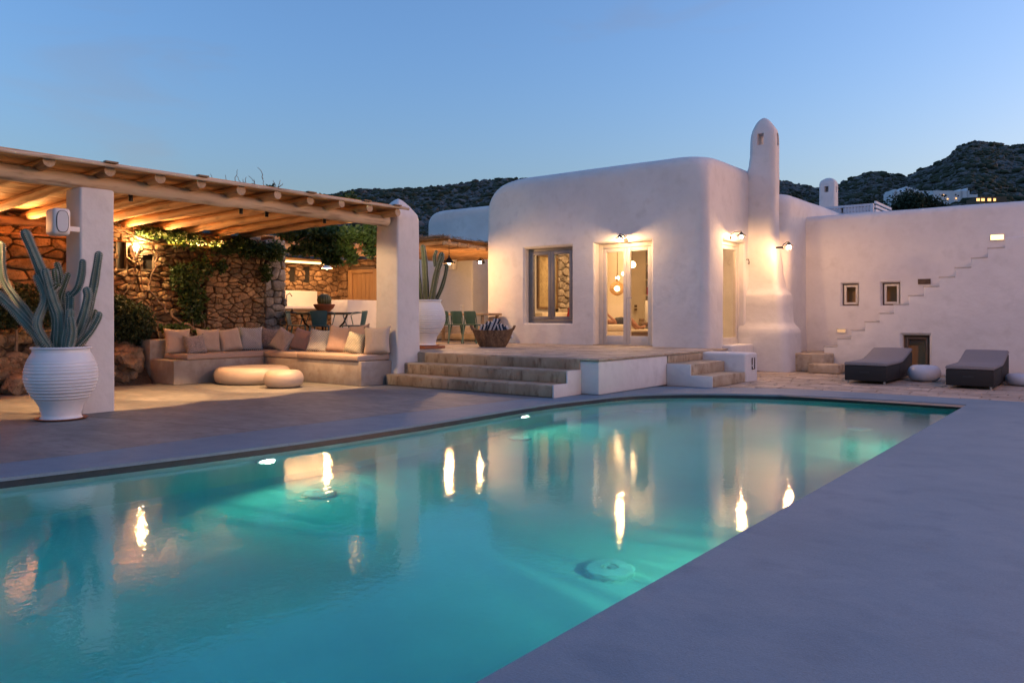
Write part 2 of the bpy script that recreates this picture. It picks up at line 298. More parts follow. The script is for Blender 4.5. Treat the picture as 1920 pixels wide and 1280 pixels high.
# ------------------------------------------------------------------ mesh helpers
def wl(o):
    v = Vector((0,0,0))
    while o is not None: v = v + o.location; o = o.parent
    return v
class MB:
    def __init__(s): s.v = []; s.f = []; s.mi = []; s.cur = 0
    def add(s, vs, fs):
        b = len(s.v); s.v += [tuple(x) for x in vs]; s.f += [tuple(i+b for i in f) for f in fs]; s.mi += [s.cur]*len(fs); return s
    def box(s, x0, x1, y0, y1, z0, z1):
        return s.add([(x0,y0,z0),(x1,y0,z0),(x1,y1,z0),(x0,y1,z0),(x0,y0,z1),(x1,y0,z1),(x1,y1,z1),(x0,y1,z1)],
                     [(0,3,2,1),(4,5,6,7),(0,1,5,4),(1,2,6,5),(2,3,7,6),(3,0,4,7)])
    def obox(s, c, size, rot=None):
        c = Vector(c); hx, hy, hz = size[0]/2, size[1]/2, size[2]/2
        m = rot if rot is not None else Matrix.Identity(3)
        vs = [c + m @ Vector((a*hx, b*hy, d*hz)) for d in (-1,1) for (a,b) in ((-1,-1),(1,-1),(1,1),(-1,1))]
        return s.add(vs, [(0,3,2,1),(4,5,6,7),(0,1,5,4),(1,2,6,5),(2,3,7,6),(3,0,4,7)])
    def tube(s, pts, rad, n=8, caps=True):
        pts = [Vector(p) for p in pts]
        if not isinstance(rad, (list, tuple)): rad = [rad]*len(pts)
        up = None; rings = []
        for i, p in enumerate(pts):
            t = (pts[min(i+1, len(pts)-1)] - pts[max(i-1, 0)]).normalized()
            if up is None:
                up = Vector((0,0,1)) if abs(t.z) < .9 else Vector((1,0,0))
            u = t.cross(up).normalized(); up2 = u.cross(t).normalized(); up = up2
            rings.append([p + (u*math.cos(2*PI*k/n) + up2*math.sin(2*PI*k/n))*rad[i] for k in range(n)])
        return s.loft(rings, caps)
    def loft(s, rings, caps=True):
        n = len(rings[0]); vs = [v for r in rings for v in r]; fs = []
        for i in range(len(rings)-1):
            for k in range(n):
                a = i*n+k; b = i*n+(k+1) % n
                fs.append((a, b, b+n, a+n))
        if caps: fs.append(tuple(range(n))[::-1]); fs.append(tuple((len(rings)-1)*n+k for k in range(n)))
        return s.add(vs, fs)
    def lathe(s, prof, n=24, c=(0,0,0), caps=True):
        return s.loft([[(c[0]+r*math.cos(2*PI*k/n), c[1]+r*math.sin(2*PI*k/n), c[2]+z) for k in range(n)] for r, z in prof], caps)
    def poly(s, pts, z0, z1):
        n = len(pts)
        vs = [(x,y,z0) for x,y in pts] + [(x,y,z1) for x,y in pts]
        return s.add(vs, [tuple(range(n))[::-1], tuple(range(n, 2*n))] + [(k,(k+1) % n,(k+1) % n+n,k+n) for k in range(n)])
    def sphere(s, c, r, nu=12, nv=8, sq=(1,1,1)):
        prof = [(r*math.sin(PI*(j+.02)/(nv+.04))*1.0, -r*math.cos(PI*(j+.02)/(nv+.04))) for j in range(nv+1)]
        return s.loft([[(c[0]+q*math.cos(2*PI*k/nu)*sq[0], c[1]+q*math.sin(2*PI*k/nu)*sq[1], c[2]+z*sq[2]) for k in range(nu)] for q, z in prof])
    def build(s, name, m, parent=None, smooth=False, bevel=0.0, wob=0.0, wsc=1.0, local=False, segs=2, ang=35):
        off = Vector((0,0,0)) if (parent is None or local) else wl(parent)
        me = bpy.data.meshes.new(name)
        vs = [Vector(v)-off for v in s.v]
        me.from_pydata([tuple(v) for v in vs], [], s.f)
        ms = m if isinstance(m, list) else [m]
        for x in ms: me.materials.append(x)
        if len(ms) > 1: me.polygons.foreach_set('material_index', s.mi)
        bm = bmesh.new(); bm.from_mesh(me)
        if bevel > 0:
            bmesh.ops.recalc_face_normals(bm, faces=bm.faces)
            es = [e for e in bm.edges if len(e.link_faces) == 2 and e.calc_face_angle(0) > math.radians(30)]
            bmesh.ops.bevel(bm, geom=es, offset=bevel, segments=segs, profile=.5, affect='EDGES', clamp_overlap=True)
            smooth = True
        bmesh.ops.recalc_face_normals(bm, faces=bm.faces)
        if wob:
            for v in bm.verts:
                q = (v.co+off)*wsc
                v.co += Vector((noise.noise(q), noise.noise(q+Vector((31,7,3))), noise.noise(q+Vector((5,77,13)))*.6))*wob
        bm.to_mesh(me); bm.free()
        if smooth:
            me.polygons.foreach_set('use_smooth', [True]*len(me.polygons))
            if ang < 180: me.set_sharp_from_angle(angle=math.radians(ang))
        me.update()
        o = bpy.data.objects.new(name, me); COL.objects.link(o)
        if parent is not None: o.parent = parent
        return o
def tag(o, label=None, cat=None, group=None, kind=None):
    if label: o['label'] = label
    if cat: o['category'] = cat
    if group: o['group'] = group
    if kind: o['kind'] = kind
    return o
def thing(name, loc, label, cat, group=None, rz=0.0):
    o = bpy.data.objects.new(name, None); COL.objects.link(o); o.location = loc; o.rotation_euler = (0,0,rz)
    o.empty_display_size = .1
    return tag(o, label, cat, group)
def part(o, label): o['label'] = label; return o
def copy_tree(o, parent=None):
    c = o.copy(); COL.objects.link(c)
    if parent is not None: c.parent = parent
    for ch in list(o.children): copy_tree(ch, c)
    return c
def rrect(x0, x1, y0, y1, r, nc=6, step=.45):
    pts = []
    cs = [(x1-r,y0+r,-PI/2),(x1-r,y1-r,0),(x0+r,y1-r,PI/2),(x0+r,y0+r,PI)]
    nx = max(1, int(round((X_LEN[0] if X_LEN[0] else (x1-x0))/step))); ny = max(1, int(round((X_LEN[1] if X_LEN[1] else (y1-y0))/step)))
    for i, (cx, cy_, a0) in enumerate(cs):
        for k in range(nc+1):
            a = a0 + PI/2*k/nc; pts.append((cx+r*math.cos(a), cy_+r*math.sin(a)))
        nxt = cs[(i+1) % 4]; p = pts[-1]
        q = (nxt[0]+r*math.cos(nxt[2]), nxt[1]+r*math.sin(nxt[2]))
        m = ny if i % 2 == 0 else nx
        for k in range(1, m): pts.append((p[0]+(q[0]-p[0])*k/m, p[1]+(q[1]-p[1])*k/m))
    return pts
X_LEN = [None, None]
def softblock(mb, x0, x1, y0, y1, z0, z1, rc=.15, top=(.2,.2,.2,.2), step=.4, bulge=0.0, zs=None):
    """top = edge radii for the x0, x1, y0, y1 sides"""
    X_LEN[0], X_LEN[1] = x1-x0, y1-y0
    tm = max(top); levels = []
    n = max(2, int((z1-z0-tm)/.4))
    for k in range(n+1): levels.append(z0+(z1-tm-z0)*k/n)
    for k in range(1, 11): levels.append(z1-tm+tm*math.sin(PI/2*k/10))
    rings = []
    for z in levels:
        ins = []
        for r in top:
            t = max(0.0, (z-(z1-r))/r) if r > 0 else 0
            t = min(t, 1.0); ins.append(r*(1-math.sqrt(max(0.0, 1-t*t))))
        a0, a1, b0, b1 = x0+ins[0], x1-ins[1], y0+ins[2], y1-ins[3]
        rr = min(rc + max(ins)*.6, (a1-a0)*.48, (b1-b0)*.48)
        rings.append([(x,y,z) for x, y in rrect(a0, a1, b0, b1, rr, 6, step)])
    last = rings[-1]; cx = sum(p[0] for p in last)/len(last); cyy = sum(p[1] for p in last)/len(last)
    for f in (.6, .2):
        rings.append([(cx+(p[0]-cx)*f, cyy+(p[1]-cyy)*f, z1+.01*(1-f)) for p in last])
    return mb.loft(rings)
def boolean(o, cutters):
    for i, c in enumerate(cutters):
        md = o.modifiers.new('b%d' % i, 'BOOLEAN'); md.operation = 'DIFFERENCE'; md.object = c; md.solver = 'EXACT'
    bpy.context.view_layer.update()
    dg = bpy.context.evaluated_depsgraph_get()
    me = bpy.data.meshes.new_from_object(o.evaluated_get(dg))
    o.modifiers.clear(); o.data = me
    for c in cutters: bpy.data.objects.remove(c, do_unlink=True)
    me.polygons.foreach_set('use_smooth', [True]*len(me.polygons))
    me.set_sharp_from_angle(angle=math.radians(40)); me.update()
    return o
def reveal_y(x0, x1, z0, z1, y0, y1, flare=.06, name='cut'):
    """cutter for an opening in a wall facing -Y; flared softly at the outer face y0"""
    rings = []
    for f in (1.6, 1.0, .6, .3, .1, 0, -1):
        if f > 1: y, e = y0-.3, flare*1.0
        elif f < 0: y, e = y1, 0
        else: y, e = y0+flare*(1-f)*1.4, flare*f*f
        rings.append([(x0-e,y,z0-e*.6),(x1+e,y,z0-e*.6),(x1+e,y,z1+e),(x0-e,y,z1+e)])
    return MB().loft(rings).build(name, M['white'])
def reveal_x(y0, y1, z0, z1, x0, x1, flare=.06, name='cut'):
    rings = []
    for f in (1.6, 1.0, .6, .3, .1, 0, -1):
        if f > 1: x, e = x0+.3, flare
        elif f < 0: x, e = x1, 0
        else: x, e = x0-flare*(1-f)*1.4, flare*f*f
        rings.append([(x,y0-e,z0-e*.6),(x,y1+e,z0-e*.6),(x,y1+e,z1+e),(x,y0-e,z1+e)])
    return MB().loft(rings).build(name, M['white'])
def cutbox(*a): return MB().box(*a).build('cut', M['white'])

def clip(poly, nx, ny, d):
    out = []; n = len(poly)
    for i in range(n):
        a = poly[i]; b = poly[(i+1) % n]
        da = a[0]*nx+a[1]*ny-d; db = b[0]*nx+b[1]*ny-d
        if da <= 0: out.append(a)
        if da*db < 0:
            t = da/(da-db); out.append((a[0]+(b[0]-a[0])*t, a[1]+(b[1]-a[1])*t))
    return out
def chaikin(poly, f=.22):
    out = []; n = len(poly)
    for i in range(n):
        a = poly[i]; b = poly[(i+1) % n]
        out.append((a[0]+(b[0]-a[0])*f, a[1]+(b[1]-a[1])*f)); out.append((a[0]+(b[0]-a[0])*(1-f), a[1]+(b[1]-a[1])*(1-f)))
    return out
def cells(u0, u1, v0, v1, w, h, gap, rnd, holes=(), jit=.75, mix=0.0):
    """rubble packing of a rectangle: (polygon, centre) list; jittered brick seeds with bisector clipping"""
    seeds = []; v = v0; row = 0
    while v < v1:
        hh = h*rnd.uniform(.7, 1.35); u = u0 - rnd.uniform(0, w)
        while u < u1+w:
            ww = w*rnd.uniform(.5, 1.5)
            seeds.append((u+ww/2+rnd.uniform(-.2,.2)*w*jit, v+hh/2+rnd.uniform(-.32,.32)*h*jit)); u += ww
        v += hh
    if jit > .7:
        keep = []
        for sd in seeds:
            r_ = rnd.random()
            if r_ < .16: continue
            keep.append(sd)
            if r_ > .78: keep.append((sd[0]+rnd.uniform(-.4,.4)*w, sd[1]+rnd.uniform(-.4,.4)*h))
        seeds = keep
    asp = h/w*1.0
    asp = max(asp, .55)
    out = []
    for i, s in enumerate(seeds):
        nb = sorted(((q[0]-s[0])**2*asp*asp+(q[1]-s[1])**2, q) for j, q in enumerate(seeds) if j != i and abs(q[0]-s[0]) < w*3.2 and abs(q[1]-s[1]) < h*3.2)[:14]
        p = [(u0,v0),(u1,v0),(u1,v1),(u0,v1)]
        for _, q in nb:
            # bisector in stretched space
            nx = (q[0]-s[0])*asp*asp; ny = (q[1]-s[1]); ln = math.hypot(nx, ny)
            if ln < 1e-6: continue
            mx = (q[0]+s[0])/2; my = (q[1]+s[1])/2
            p = clip(p, nx/ln, ny/ln, (mx*nx+my*ny)/ln - gap/2)
            if len(p) < 3: break
        for (a, b, c, d) in holes:
            if len(p) < 3: break
            cx = sum(x for x, _ in p)/len(p); cyy = sum(y for _, y in p)/len(p)
            if a < cx < b and c < cyy < d: p = []; break
            xs = [x for x, _ in p]; ys = [y for _, y in p]
            if max(xs) > a and min(xs) < b and max(ys) > c and min(ys) < d:
                if cx <= a: p = clip(p, 1, 0, a)
                elif cx >= b: p = clip(p, -1, 0, -b)
                elif cyy <= c: p = clip(p, 0, 1, c)
                else: p = clip(p, 0, -1, -d)
        if len(p) < 3: continue
        ar = abs(sum(p[k][0]*p[(k+1) % len(p)][1]-p[(k+1) % len(p)][0]*p[k][1] for k in range(len(p))))/2
        if ar < w*h*.06: continue
        out.append((p, ar))
    return out
def stone_mesh(mb, p, depth, mapf, rnd, round_=1):
    q = p
    for _ in range(round_): q = chaikin(q, .15 if depth > .02 else .06)
    n = len(q); cx = sum(a for a, _ in q)/n; cyy = sum(b for _, b in q)/n
    d = depth*rnd.uniform(.55, 1.25); tk = .12 if depth > .02 else .004; tu, tv = rnd.uniform(-tk,tk), rnd.uniform(-tk,tk)
    sz = math.sqrt(max(1e-6, max(a for a, _ in q)-min(a for a, _ in q)))
    rings = []
    for f, dd in ((1.0, -.03), (1.0, d*.5), (.955, d*.85), (.85, d)):
        rings.append([mapf(cx+(a-cx)*f, cyy+(b-cyy)*f, dd + (tu*(a-cx)+tv*(b-cyy))*(1 if dd > 0 else 0) + (rnd.uniform(-.012,.012)*depth/.05*.4 if dd > 0 else 0)) for a, b in q])
    vs = [v for r in rings for v in r]; fs = []
    for i in range(3):
        for k in range(n):
            a = i*n+k; b = i*n+(k+1) % n; fs.append((a, b, b+n, a+n))
    vs.append(mapf(cx, cyy, d*1.05)); c = len(vs)-1
    fs += [(3*n+k, 3*n+(k+1) % n, c) for k in range(n)]
    mb.add(vs, fs)
def rubble(parent, regions, mats, limit=300, seed=1, name='stone'):
    """regions: (cells, depth, mapf, key) ; the largest as parts, the rest joined as one part"""
    rnd = random.Random(seed); allc = []
    for cs, depth, mapf, wt, mi, rd in regions:
        for p, ar in cs: allc.append((ar*wt, p, depth, mapf, mi, rd))
    allc.sort(key=lambda t: -t[0])
    rest = MB()
    for i, (a, p, depth, mapf, mi, rd) in enumerate(allc):
        if i < limit:
            mb = MB(); stone_mesh(mb, p, depth, mapf, rnd, rd)
            mb.build(name, mats[mi], parent, smooth=True, ang=50)
        else: rest.cur = mi; stone_mesh(rest, p, depth, mapf, rnd, rd)
    if rest.v:
        o = rest.build('small_stones', mats, parent, smooth=True, ang=50); o['kind'] = 'stuff'
    return len(allc)
def leaves(n, clumps, size, rnd, flat=.0, fold=True):
    mb = MB()
    tw = sum(c[2] for c in clumps)
    for c, rad, wt in clumps:
        for _ in range(int(n*wt/tw)):
            d = Vector((rnd.gauss(0,1), rnd.gauss(0,1), rnd.gauss(0,1))); d.normalize()
            p = Vector(c) + Vector((d.x*rad[0], d.y*rad[1], d.z*rad[2]))*(rnd.random()**.45)
            s = size*rnd.uniform(.6, 1.3)
            a = Vector((rnd.gauss(0,1), rnd.gauss(0,1), rnd.gauss(0,.6))).normalized()
            b = a.cross(Vector((rnd.gauss(0,1), rnd.gauss(0,1), rnd.gauss(0,1)))).normalized()
            nrm = a.cross(b)*s*.25
            mb.add([p, p+a*s*.5+b*s*.42+nrm, p+a*s*1.05, p+a*s*.5-b*s*.42+nrm], [(0,1,2),(0,2,3)])
    return mb
def lerp(a, b, t): return a+(b-a)*t
def area(name, loc, rot, sx, sy, power, col, parent=None, spread=None):
    d = bpy.data.lights.new(name, 'AREA'); d.shape = 'RECTANGLE'; d.size = sx; d.size_y = sy; d.energy = power*LK; d.color = col
    if spread: d.spread = spread
    o = bpy.data.objects.new(name, d); COL.objects.link(o); o.location = loc; o.rotation_euler = rot
    if parent: o.parent = parent
    return o
def spot(name, loc, target, power, col, size, blend=.4, rad=.03, parent=None):
    d = bpy.data.lights.new(name, 'SPOT'); d.energy = power*LK; d.color = col; d.spot_size = size; d.spot_blend = blend; d.shadow_soft_size = rad
    o = bpy.data.objects.new(name, d); COL.objects.link(o); o.location = loc
    o.rotation_euler = (Vector(target)-Vector(loc)).to_track_quat('-Z', 'Y').to_euler()
    return o
def point(name, loc, power, col, rad=.04, parent=None):
    d = bpy.data.lights.new(name, 'POINT'); d.energy = power*LK; d.color = col; d.shadow_soft_size = rad
    o = bpy.data.objects.new(name, d); COL.objects.link(o); o.location = loc
    return o

# ================================================================== SETTING
# ground sheet: rings round the pool out to the hills
def ring_sheet(name, x0, x1, y0, y1, X0, X1, Y0, Y1, z, m):
    vs = [(x0,y0,z),(x1,y0,z),(x1,y1,z),(x0,y1,z),(X0,Y0,z),(X1,Y0,z),(X1,Y1,z),(X0,Y1,z)]
    return MB().add(vs, [(0,1,5,4),(1,2,6,5),(2,3,7,6),(3,0,4,7)]).build(name, m)
tag(ring_sheet('ground', -.95, 5.3, -17.9, -2.3, -900, 900, -900, 900, -.06, M['ground']), kind='structure')

def catmull(P, n=5):
    out = []
    for i in range(len(P)-1):
        p0 = P[max(i-1,0)]; p1 = P[i]; p2 = P[i+1]; p3 = P[min(i+2, len(P)-1)]
        for k in range(n):
            t = k/n
            out.append(tuple(.5*((2*p1[j])+(-p0[j]+p2[j])*t+(2*p0[j]-5*p1[j]+4*p2[j]-p3[j])*t*t+(-p0[j]+3*p1[j]-3*p2[j]+p3[j])*t**3) for j in range(2)))
    out.append(P[-1]); return out
PL = [(-.75,-17.5),(-.32,-14.6),(-.02,-12.83),(.13,-12.0),(.27,-11.1),(.37,-10.1),(.41,-8.8),(.39,-7.64),(.36,-6.5),(.41,-5.8),(.50,-5.25),(.58,-4.7),(.78,-4.14),(1.32,-3.52),(2.04,-3.08),(2.82,-2.80),(3.9,-2.63),(5.02,-2.60)]
PO = [(-1.35,-17.5),(-.98,-14.6),(-.71,-12.7),(-.63,-11.9),(-.64,-11.0),(-.63,-10.1),(-.55,-8.8),(-.44,-7.64),(-.33,-6.5),(-.26,-5.8),(-.12,-5.25),(.10,-4.7),(.25,-4.0),(.30,-2.8),(1.15,-2.38),(2.2,-1.80),(3.7,-1.74),(5.02,-1.74)]
inner = catmull(PL); outer = catmull(PO)
def offs(P, d):
    out = []
    for i in range(len(P)):
        a = P[max(i-1,0)]; b = P[min(i+1,len(P)-1)]; tx, ty = b[0]-a[0], b[1]-a[1]; ln = math.hypot(tx, ty)
        out.append((P[i][0]-ty/ln*d, P[i][1]+tx/ln*d))
    return out
cop = MB(); n = len(inner)
rows = [offs(inner, .004), inner, inner, outer]; zz = [-.045, -.016, 0, 0]
prof = [[(x,y,z) for x,y in P] for P, z in zip([offs(inner,.02), inner, offs(inner,.006), outer], [-.03,-.026,0,0])]
vs = [p for r in prof for p in r]
fs = [(r*n+i, r*n+i+1, (r+1)*n+i+1, (r+1)*n+i) for r in range(3) for i in range(n-1)]
cop.add(vs, fs)
# the broad right-hand deck, poured with the coping
def sheet(mb, x0, x1, y0, y1, z, step=1.0):
    nx = max(1, int((x1-x0)/step)); ny = max(1, int((y1-y0)/step))
    vs = [(lerp(x0,x1,i/nx), lerp(y0,y1,j/ny), z) for j in range(ny+1) for i in range(nx+1)]
    return mb.add(vs, [(j*(nx+1)+i, j*(nx+1)+i+1, (j+1)*(nx+1)+i+1, (j+1)*(nx+1)+i) for j in range(ny) for i in range(nx)])
sheet(cop, 5.024, 14, -20, -1.74, 0)
cop.add([(5.02,-20,-.006),(5.02,-2.6,-.006),(5.024,-2.6,0),(5.024,-20,0)], [(0,1,2,3)])
cop.add([(5.02,-20,-.03),(5.02,-2.6,-.03),(5.02,-2.6,-.006),(5.02,-20,-.006)], [(0,1,2,3)])
cop.add([(5.024,-2.6,0),(5.024,-1.74,0),(5.02,-1.74,0),(5.02,-2.594,0)], [(0,1,2,3)])
sheet(cop, -1.35, 5.02, -20, -17.5, 0)
tag(cop.build('pool_deck', M['micro']), kind='structure')

# pool shell
shell = MB(); loopP = offs(inner, .02) + [(5.04,-2.58),(5.04,-17.52)]
loopP = offs(inner, .02)[:-1] + [(5.04,-2.58),(5.04,-17.52),(-.77,-17.52)]
ln_ = len(loopP); PD = -1.30
lv = [(-.03,0,0),(-.12,0,0),(-.12,0,1),(PD+.12,0,1),(PD,.12,1)]
cxp = 2.5
def insetp(p, d):
    v = Vector((2.5-p[0], -9.5-p[1])); a = Vector((1 if v.x > 0 else -1, 0)) if abs(v.x)/2.5 > abs(v.y)/7 else Vector((0, 1 if v.y > 0 else -1))
    return (p[0]+a.x*d, p[1]+a.y*d)
for j in range(len(lv)-1):
    if lv[j][0] == lv[j+1][0] and j == 1: continue
    za, da, ma = lv[j]; zb, db, mb_ = lv[j+1]; shell.cur = 1 if j == 0 else 0
    A = [(*insetp(p, da), za) for p in loopP]; B = [(*insetp(p, db), zb) for p in loopP]
    shell.add(A+B, [(i, (i+1) % ln_, (i+1) % ln_+ln_, i+ln_) for i in range(ln_)])
shell.cur = 0
# floor as fine grid, clipped to a rectangle a little larger than the pool
shell.add([(*insetp(p, .12), PD) for p in loopP], [tuple(range(ln_))])
tag(shell.build('pool_basin', [M['poolwall'], M['band']]), kind='structure')
# water body (its sides and bottom run inside the basin's walls)
WZ = -.075
wb = MB(); wp = offs(inner, .06)[:-1] + [(5.08,-2.54),(5.08,-17.56),(-.80,-17.56)]
wb.poly(wp, PD-.08, WZ)
tag(wb.build('pool_water', M['water']), kind='structure')

# patio, two slabs with an open joint
def patio_x(y):
    for a, b in zip(outer, outer[1:]):
        if a[1] <= y <= b[1] and b[1] > a[1]: return lerp(a[0], b[0], (y-a[1])/(b[1]-a[1]))
    return outer[0][0] if y < outer[0][1] else .2
pat = bpy.data.objects.new('patio', None); COL.objects.link(pat); pat['kind'] = 'structure'
def joint(x): return -10.80 + (x+3.6)*.222
def slab(ya, yb, fa, fb):
    mb = MB(); N = 40; rowsv = []
    for j in range(N+1):
        t = j/N; 
        xe = patio_x(lerp(ya, yb, t)); 
        row = []
        for i in range(25):
            x = lerp(-12, xe-.003, i/24); a = fa(x) if fa else ya; b = fb(x) if fb else yb
            row.append((x, lerp(a, b, t), 0))
        rowsv.append(row)
    # the edge next to the coping follows it exactly
    for j in range(N+1):
        for i in range(25):
            x, y, z = rowsv[j][i]
            xe = patio_x(min(y, -4.7)); rowsv[j][i] = (lerp(-12, xe-.003, i/24), y, 0)
    mb.add([p for r in rowsv for p in r], [(j*25+i, j*25+i+1, (j+1)*25+i+1, (j+1)*25+i) for j in range(N) for i in range(24)])
    top = len(mb.f)
    return mb.build('slab', M['patio'], pat)
slab(-20, -10.8, None, lambda x: joint(x)-.006)
slab(-10.8, -4.6, lambda x: joint(x)+.006, None)

def courses(u0, u1, v0, v1, w, h, gap, rnd, jw=.35, jh=.2, jc=.015):
    out = []; v = v0; k = 0
    while v < v1-h*.3:
        hh = min(h*rnd.uniform(1-jh, 1+jh), v1-v); u = u0-rnd.uniform(0, w); a = rnd.uniform(-jc, jc)
        while u < u1:
            ww = w*rnd.uniform(1-jw, 1+jw); a0, a1 = max(u, u0), min(u+ww, u1)
            if a1-a0 > .06:
                j = lambda: rnd.uniform(-jc, jc)*.6
                g = gap/2
                out.append(([(a0+g+j(), v+g+j()), (a1-g+j(), v+g+j()), (a1-g+j(), v+hh-g+j()), (a0+g+j(), v+hh-g+j())], ww*hh))
            u += ww
        v += hh
    return out
# flagstone ground by the loungers
pav = sheet(MB(), .3, 14, -2.9, 4.1, -.014).build('paving', M['grout']); tag(pav, kind='structure')
rr = random.Random(3)
def outx(y, x):  # clear of coping band?
    for a, b in zip(outer, outer[1:]):
        if min(a[0],b[0]) <= x <= max(a[0],b[0]): return y > max(a[1], b[1])
    return y > -1.74
cs = []
for p, ar in courses(.36, 8.0, -2.75, 3.9, .42, .25, .016, rr):
    cx = sum(a for a, _ in p)/len(p); cyy = sum(b for _, b in p)/len(p)
    if not outx(cyy, cx) and cx > .3: 
        continue
    q = p
    if cx >= 2.2:
        q = clip(p, 0, -1, 1.732)
    else:
        q = [a for a in p]
        # clip against the local coping line
        for a, b in zip(PO, PO[1:]):
            if a[0] <= cx <= b[0] and b[0] > a[0]:
                nx, ny = (b[1]-a[1]), -(b[0]-a[0]); L = math.hypot(nx, ny); nx /= L; ny /= L
                q = clip(q, nx, ny, a[0]*nx+a[1]*ny-.008)
    if len(q) > 2: cs.append((q, ar))
rubble(pav, [(cs, .008, lambda u, v, d: (u, v, -.010+d), 1.0, 0, 1)], [M['flag']], 300, 5, 'paving_stone')

# hills
ridge = [(-1500,470),(-700,440),(-200,420),(300,392),(450,376),(545,366),(590,361),(640,358),(700,356),(760,352),(800,350),(870,342),(940,335),(1050,330),(1200,332),(1350,345),(1464,338),(1500,345),(1530,352),(1560,349),(1600,330),(1632,322),(1665,324),(1700,331),(1740,312),(1780,290),(1800,272),(1825,266),(1860,268),(1900,272),(1940,270),(2100,250),(2500,290),(3000,330),(3600,380)]
def rdg(px):
    for a, b in zip(ridge, ridge[1:]):
        if a[0] <= px <= b[0]:
            t = (px-a[0])/(b[0]-a[0]); return (HOR-lerp(a[1], b[1], t))/FPX
    return .1
NA, ND = 640, 120
hv = []
def terrain(px, d):
    a = (px-960)/FPX
    dirx, diry = CS*a-SN, SN*a+CS
    x, y = CX+dirx*d, CY+diry*d
    D0, D1 = 45., 430.
    t = (d-D0)/(D1-D0)
    s = 0.0 if t <= 0 else (1-(1-min(t,1))**2.2)
    if t > 1: s = 1-(t-1)*1.2
    e = rdg(px)*s
    z = e*d
    k = min(1, max(0, t*4))
    z += k*(noise.noise(Vector((x*.012, y*.012, 3)))*2.2*(1-s)*s*4 + noise.noise(Vector((x*.05,y*.05,9)))*2.2 + noise.noise(Vector((x*.13,y*.13,2)))*1.0)
    return (x, y, z-1.2*(1-k))
for j in range(ND+1):
    d = 45*(560/45)**(j/ND)
    for i in range(NA+1):
        hv.append(terrain(-900+4200*i/NA, d))
hf = [(j*(NA+1)+i, j*(NA+1)+i+1, (j+1)*(NA+1)+i+1, (j+1)*(NA+1)+i) for j in range(ND) for i in range(NA)]
tag(MB().add(hv, hf).build('hills', M['hill'], smooth=True, ang=180), kind='structure')

# boulders and bushes over the slopes
rh = random.Random(91)
def blobs(count, smin, smax, flat, seed, cond):
    rb_ = random.Random(seed); bm = bmesh.new(); bmesh.ops.create_icosphere(bm, subdivisions=1, radius=1.0)
    V = [v.co.copy() for v in bm.verts]; Fc = [tuple(v.index for v in f.verts) for f in bm.faces]; bm.free()
    mb = MB(); k = 0
    while k < count:
        px = rb_.uniform(450, 1950); d = 70*(430/70)**(rb_.random()**.6)
        if 1000 < px < 1440: continue
        x, y, z = terrain(px, d)
        if noise.noise(Vector((x*.03, y*.03, seed))) < cond: 
            if rb_.random() < .7: continue
        s_ = rb_.uniform(smin, smax)*(1 if rb_.random() < .9 else 1.8)
        a = rb_.uniform(0, 6.28); ca_, sa_ = math.cos(a), math.sin(a); e1, e2 = rb_.uniform(.7,1.3), rb_.uniform(.7,1.3)
        off = Vector((rb_.uniform(0,50), rb_.uniform(0,50), 0)); vs = []
        for v in V:
            f = 1+.5*noise.noise(v*1.3+off); q = v*f*s_; q = Vector((q.x*e1, q.y*e2, q.z*flat))
            vs.append((x+q.x*ca_-q.y*sa_, y+q.x*sa_+q.y*ca_, z+q.z+s_*flat*.15))
        mb.add(vs, Fc); k += 1
    return mb
M['hrock'] = mat('hill_boulder', (.075,.072,.07), (.14,.135,.13), .3, .9, rnd=0)
M['hbush'] = mat('hill_scrub', (.020,.028,.014), (.05,.055,.028), .15, .95)
o = blobs(6500, .45, 1.25, .65, 3, .05).build('hillside_boulders', M['hrock']); tag(o, 'pale boulders strewn over the hills behind the houses', 'rocks', kind='stuff')
o = blobs(9500, .5, 1.4, .6, 8, -.05).build('hillside_scrub', M['hbush'], smooth=True, ang=180); tag(o, 'dark low scrub growing over the hills behind the houses', 'scrub', kind='stuff')

# ================================================================== RAISED TERRACE AND STEPS
TZ = .57
ter = MB().box(-6.0, .33, -4.73, 0.3, 0, TZ-.045).build('terrace', M['white'], bevel=.03, wob=.008)
tag(ter, kind='structure')
fl = MB().box(-5.98, .345, -4.745, .29, TZ-.044, TZ-.014).build('floor_slab', M['tan'], ter, bevel=.008, wob=.008, wsc=2)
sheet(MB(), -16, -5.985, -5.0, 6, TZ-.016).build('floor_slab', M['tan'], ter)
MB().box(-16, -6.0, -5.02, -4.9, 0, TZ-.02).build('edge_wall', M['bench'], ter)
cs = courses(-5.95, .335, -4.735, 0.0, .40, .27, .014, random.Random(8))
rubble(ter, [(cs, .008, lambda u, v, d: (u, v, TZ-.012+d), 1.0, 0, 1)], [M['flag']], 300, 6, 'paving_stone')
MB().box(-4.4, -.004, -4.762, -4.732, .375, TZ-.03).build('riser', M['riser'], ter, bevel=.004)
st = MB().box(-3.66, -.02, -5.47, -5.10, 0, .19).build('steps', M['tan'], bevel=.02, wob=.008, wsc=2)
tag(st, kind='structure')
MB().box(-4.0, -.02, -5.10, -4.735, 0, .38).build('step', M['tan'], st, bevel=.02, wob=.008, wsc=2)
for (a, b, z0, z1) in ((-5.483, -5.47, .01, .165), (-5.113, -5.10, .195, .355)):
    MB().box(-3.6 if a < -5.2 else -3.55, -.03, a, b, z0, z1).build('riser', M['riser'], st, bevel=.003)
ck = MB(); pts = [(-5.487,0),(-4.735,0),(-4.735,.385),(-5.117,.385),(-5.117,.195),(-5.487,.195)]
ck.add([(-.018,y,z) for y,z in pts]+[(.012,y,z) for y,z in pts], [tuple(range(6)), tuple(range(6,12))[::-1]]+[(k,(k+1)%6,(k+1)%6+6,k+6) for k in range(6)])
